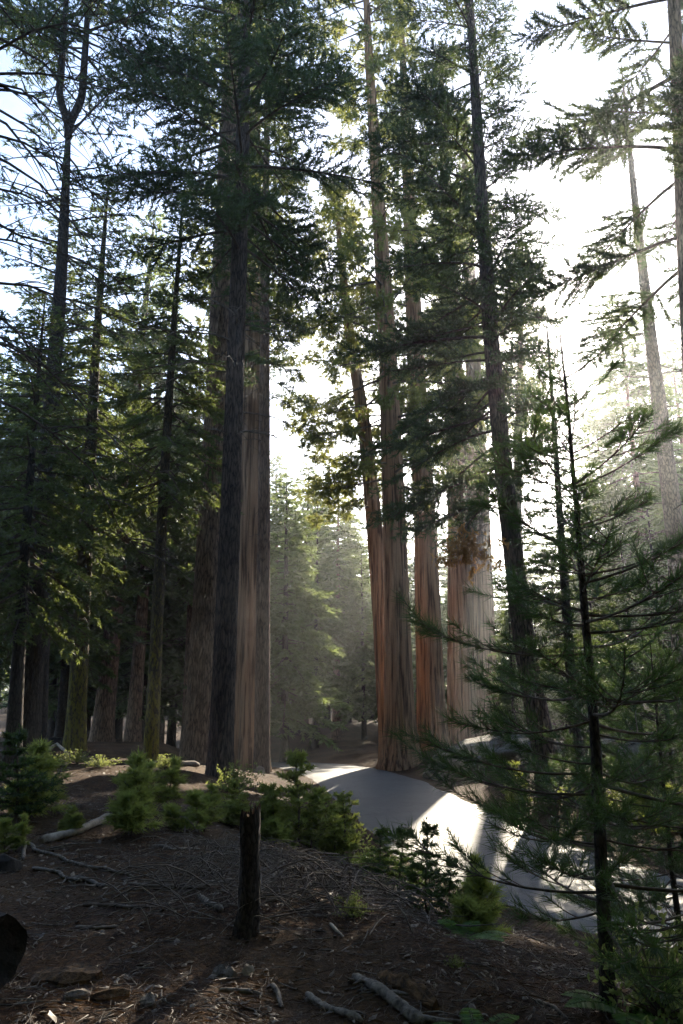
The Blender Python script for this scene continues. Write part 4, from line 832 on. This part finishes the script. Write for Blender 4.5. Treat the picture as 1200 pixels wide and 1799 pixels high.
plant('bush', 585, 1500, 75, 'loose yellow green shrub on the bank by the shaded road', 1.1)
plant('bush', 375, 1440, 45, 'low loose shrub behind the grassy pine seedling', 1.4)
plant('bush', 640, 1530, 50, 'small shrub where the bank drops to the road', 1.2)
plant('bush', 1000, 1412, 48, 'bright low shrub on the right bank behind the near sapling', 1.3)
plant('bush', 1070, 1430, 55, 'backlit shrub right of the near sapling stem', 1.3)
plant('bush', 1130, 1410, 50, 'pale shrub at the foot of the bare snag', 1.4)
plant('fir1', 905, 1412, 70, 'small green seedling at the foot of the leaning pine', 1.1)
plant('pine2', 1180, 1470, 90, 'seedling at the right picture edge beyond the road', 1.2)
plant('bush', 1165, 1790, 190, 'broad leafed green shrub in the lower right corner', 0.8)
plant('bush', 800, 1700, 22, 'tiny green sprig low on the bank', 1.0)
plant('bush', 620, 1610, 45, 'olive green sprig growing through the brush heap', 0.8)
plant('fern', 815, 1652, 42, 'bright fern on the bank below the dark fir seedlings', 1.3)
plant('fern2', 836, 1830, 60, 'fern at the bottom picture edge right of the forked log', 1.2)
plant('fern', 1110, 1790, 70, 'fern beside the foot of the near sapling', 1.1)

# near sapling: every branch a part with its needles as a sub-part
sb = hit(1069, 1772); pix = [(1069, 1772), (1046, 1300), (1018, 960), (996, 700), (984, 590)]
W = np.array([P(u, v, sb[1]) for u, v in pix]); W[0] = sb; Hs = W[-1, 2] - sb[2]; zl = W[:, 2] - sb[2]; xl = W[:, 0] - sb[0]
sa = empty('pine_sapling', sb, 'near dark pine sapling with long needled branches spanning the right side', 'pine sapling')
axs = lambda z: np.stack([np.interp(np.atleast_1d(z), zl, xl), 0.0 * np.atleast_1d(z), np.atleast_1d(np.asarray(z, float))], -1)
zz = np.linspace(-0.15, Hs, 40); px = mpp(1069, 1772, sb[1]); tb = MB(); A_, Z_ = np.meshgrid(np.arange(14) * 6.283 / 14, zz)
tube(tb, axs(zz), np.interp(zz, [0, 0.15, Hs * 0.5, Hs], [16 * px, 13.5 * px, 8 * px, 1.6 * px]), 14, True, 1 + 0.12 * vnoise(np.cos(A_) * 3, np.sin(A_) * 3 + Z_ * 6, 41)); tb.obj('stem', M['char_bark'], sa)
rg = np.random.default_rng(71); zs = np.concatenate([[0.5, 0.78], np.arange(1.0, Hs - 0.15, 0.24)]); nbr = 0
for wi, z0 in enumerate(zs):
    a0 = rg.uniform(0, 6.28); per = 6 if z0 < Hs * 0.8 else 4
    for q in range(per):
        a = a0 + q * 6.283 / per + rg.normal() * 0.22; L = np.interp(z0 / Hs, [0.1, 0.35, 0.6, 0.85, 1], [1.15, 1.15, 0.85, 0.45, 0.15]) * (1.0 if math.cos(a) > -0.5 else 0.85) * rg.choice([0.55, 0.8, 1.0, 1.3]) * rg.uniform(0.85, 1.1)
        h = np.array([math.cos(a), math.sin(a), 0]); sd = np.array([-math.sin(a), math.cos(a), 0]); s_ = np.linspace(0, 1, 9); u0 = np.interp(z0 / Hs, [0, 0.4, 1], [-0.05, 0.08, 0.8]) + rg.normal() * 0.1
        p = axs(z0 + rg.normal() * 0.07)[0] + h * (L * s_)[:, None] + sd * (0.14 * L * rg.normal() * s_ ** 2)[:, None] + np.array([0, 0, 1]) * (L * (u0 * s_ - 0.22 * s_ + 0.26 * s_ ** 2.2))[:, None]
        wdm = MB(); tube(wdm, p, np.linspace(0.004 + 0.005 * L, 0.0022, 9), 6, False); C, A = [], []; at_ = lambda t: np.array([np.interp(t, s_, p[:, c]) for c in range(3)])
        parts_ = [(p, 0.62)]
        for tw in range(int(3 + 8 * L)):
            s0 = rg.uniform(0.3, 0.95); b0 = at_(s0); dd = unit(h * 0.8 + sd * rg.choice([-1, 1]) * rg.uniform(0.4, 0.9) + np.array([0, 0, 0.15 + rg.normal() * 0.15])); l = L * rg.uniform(0.18, 0.42) * (1.25 - s0 * 0.6); t3 = np.linspace(0, 1, 5)
            tp = b0 + dd * (l * t3)[:, None] + np.array([0, 0, 0.25 * l]) * (t3 ** 2)[:, None]; tube(wdm, tp, np.linspace(0.004, 0.002, 5), 5, False); parts_.append((tp, 0.5))
        for pt, lo_ in parts_:
            ln = np.linalg.norm(np.diff(pt, axis=0), axis=1).sum(); m_ = max(3, int(ln * (1 - lo_) / 0.018)); qq = np.linspace(lo_, 1, m_); ss = np.linspace(0, 1, len(pt)); cc = np.stack([np.interp(qq, ss, pt[:, c]) for c in range(3)], -1)
            C.append(cc); A.append(unit(np.gradient(cc, axis=0)))
        bo = wdm.obj('branch', M['twig'], sa); f = MB(); tufts(f, np.concatenate(C), np.concatenate(A), 7, 0.115, 0.0045, rg, spread=1.0, along=0.15); f.obj('needles', M['sapling_needles'], bo, False)['kind'] = 'stuff'; nbr += 1

def more_saplings(x, y, rz, sc_, label):
    copy_tree(sa, (x, y, gz(x, y) - 0.03), rz, (sc_, sc_, sc_), label)
more_saplings(3.15, 7.6, 2.1, 0.8, 'second dark pine sapling at the right edge just behind the near one')
more_saplings(7.3, 17.2, 4.0, 1.15, 'pine sapling across the road at the right picture edge')
more_saplings(6.5, 20.0, 0.9, 1.05, 'pine sapling across the road beside the foot of the thin young pine')

# ------------------------------------------------------------------ haze
def box(mb_, a, b):
    x0, y0, z0 = a; x1, y1, z1 = b
    mb_.add([(x0, y0, z0), (x1, y0, z0), (x1, y1, z0), (x0, y1, z0), (x0, y0, z1), (x1, y0, z1), (x1, y1, z1), (x0, y1, z1)],
            [(0, 3, 2, 1), (4, 5, 6, 7), (0, 1, 5, 4), (1, 2, 6, 5), (2, 3, 7, 6), (3, 0, 4, 7)])
m = bpy.data.materials.new('haze_air'); m.use_nodes = True; n = m.node_tree.nodes; n.clear()
pv = n.new('ShaderNodeVolumePrincipled'); oo = n.new('ShaderNodeOutputMaterial'); m.node_tree.links.new(pv.outputs[0], oo.inputs['Volume'])
pv.inputs['Color'].default_value = (0.92, 0.95, 1, 1); pv.inputs['Density'].default_value = 0.0008; pv.inputs['Anisotropy'].default_value = 0.78
mb = MB(); lo = float(hz.min()) - 1.0
box(mb, (-905, -310, lo), (905, 1510, 60)); hzo = mb.obj('haze', m, None, False); tag(hzo, 'thin morning haze among the trees', 'haze', kind='stuff')
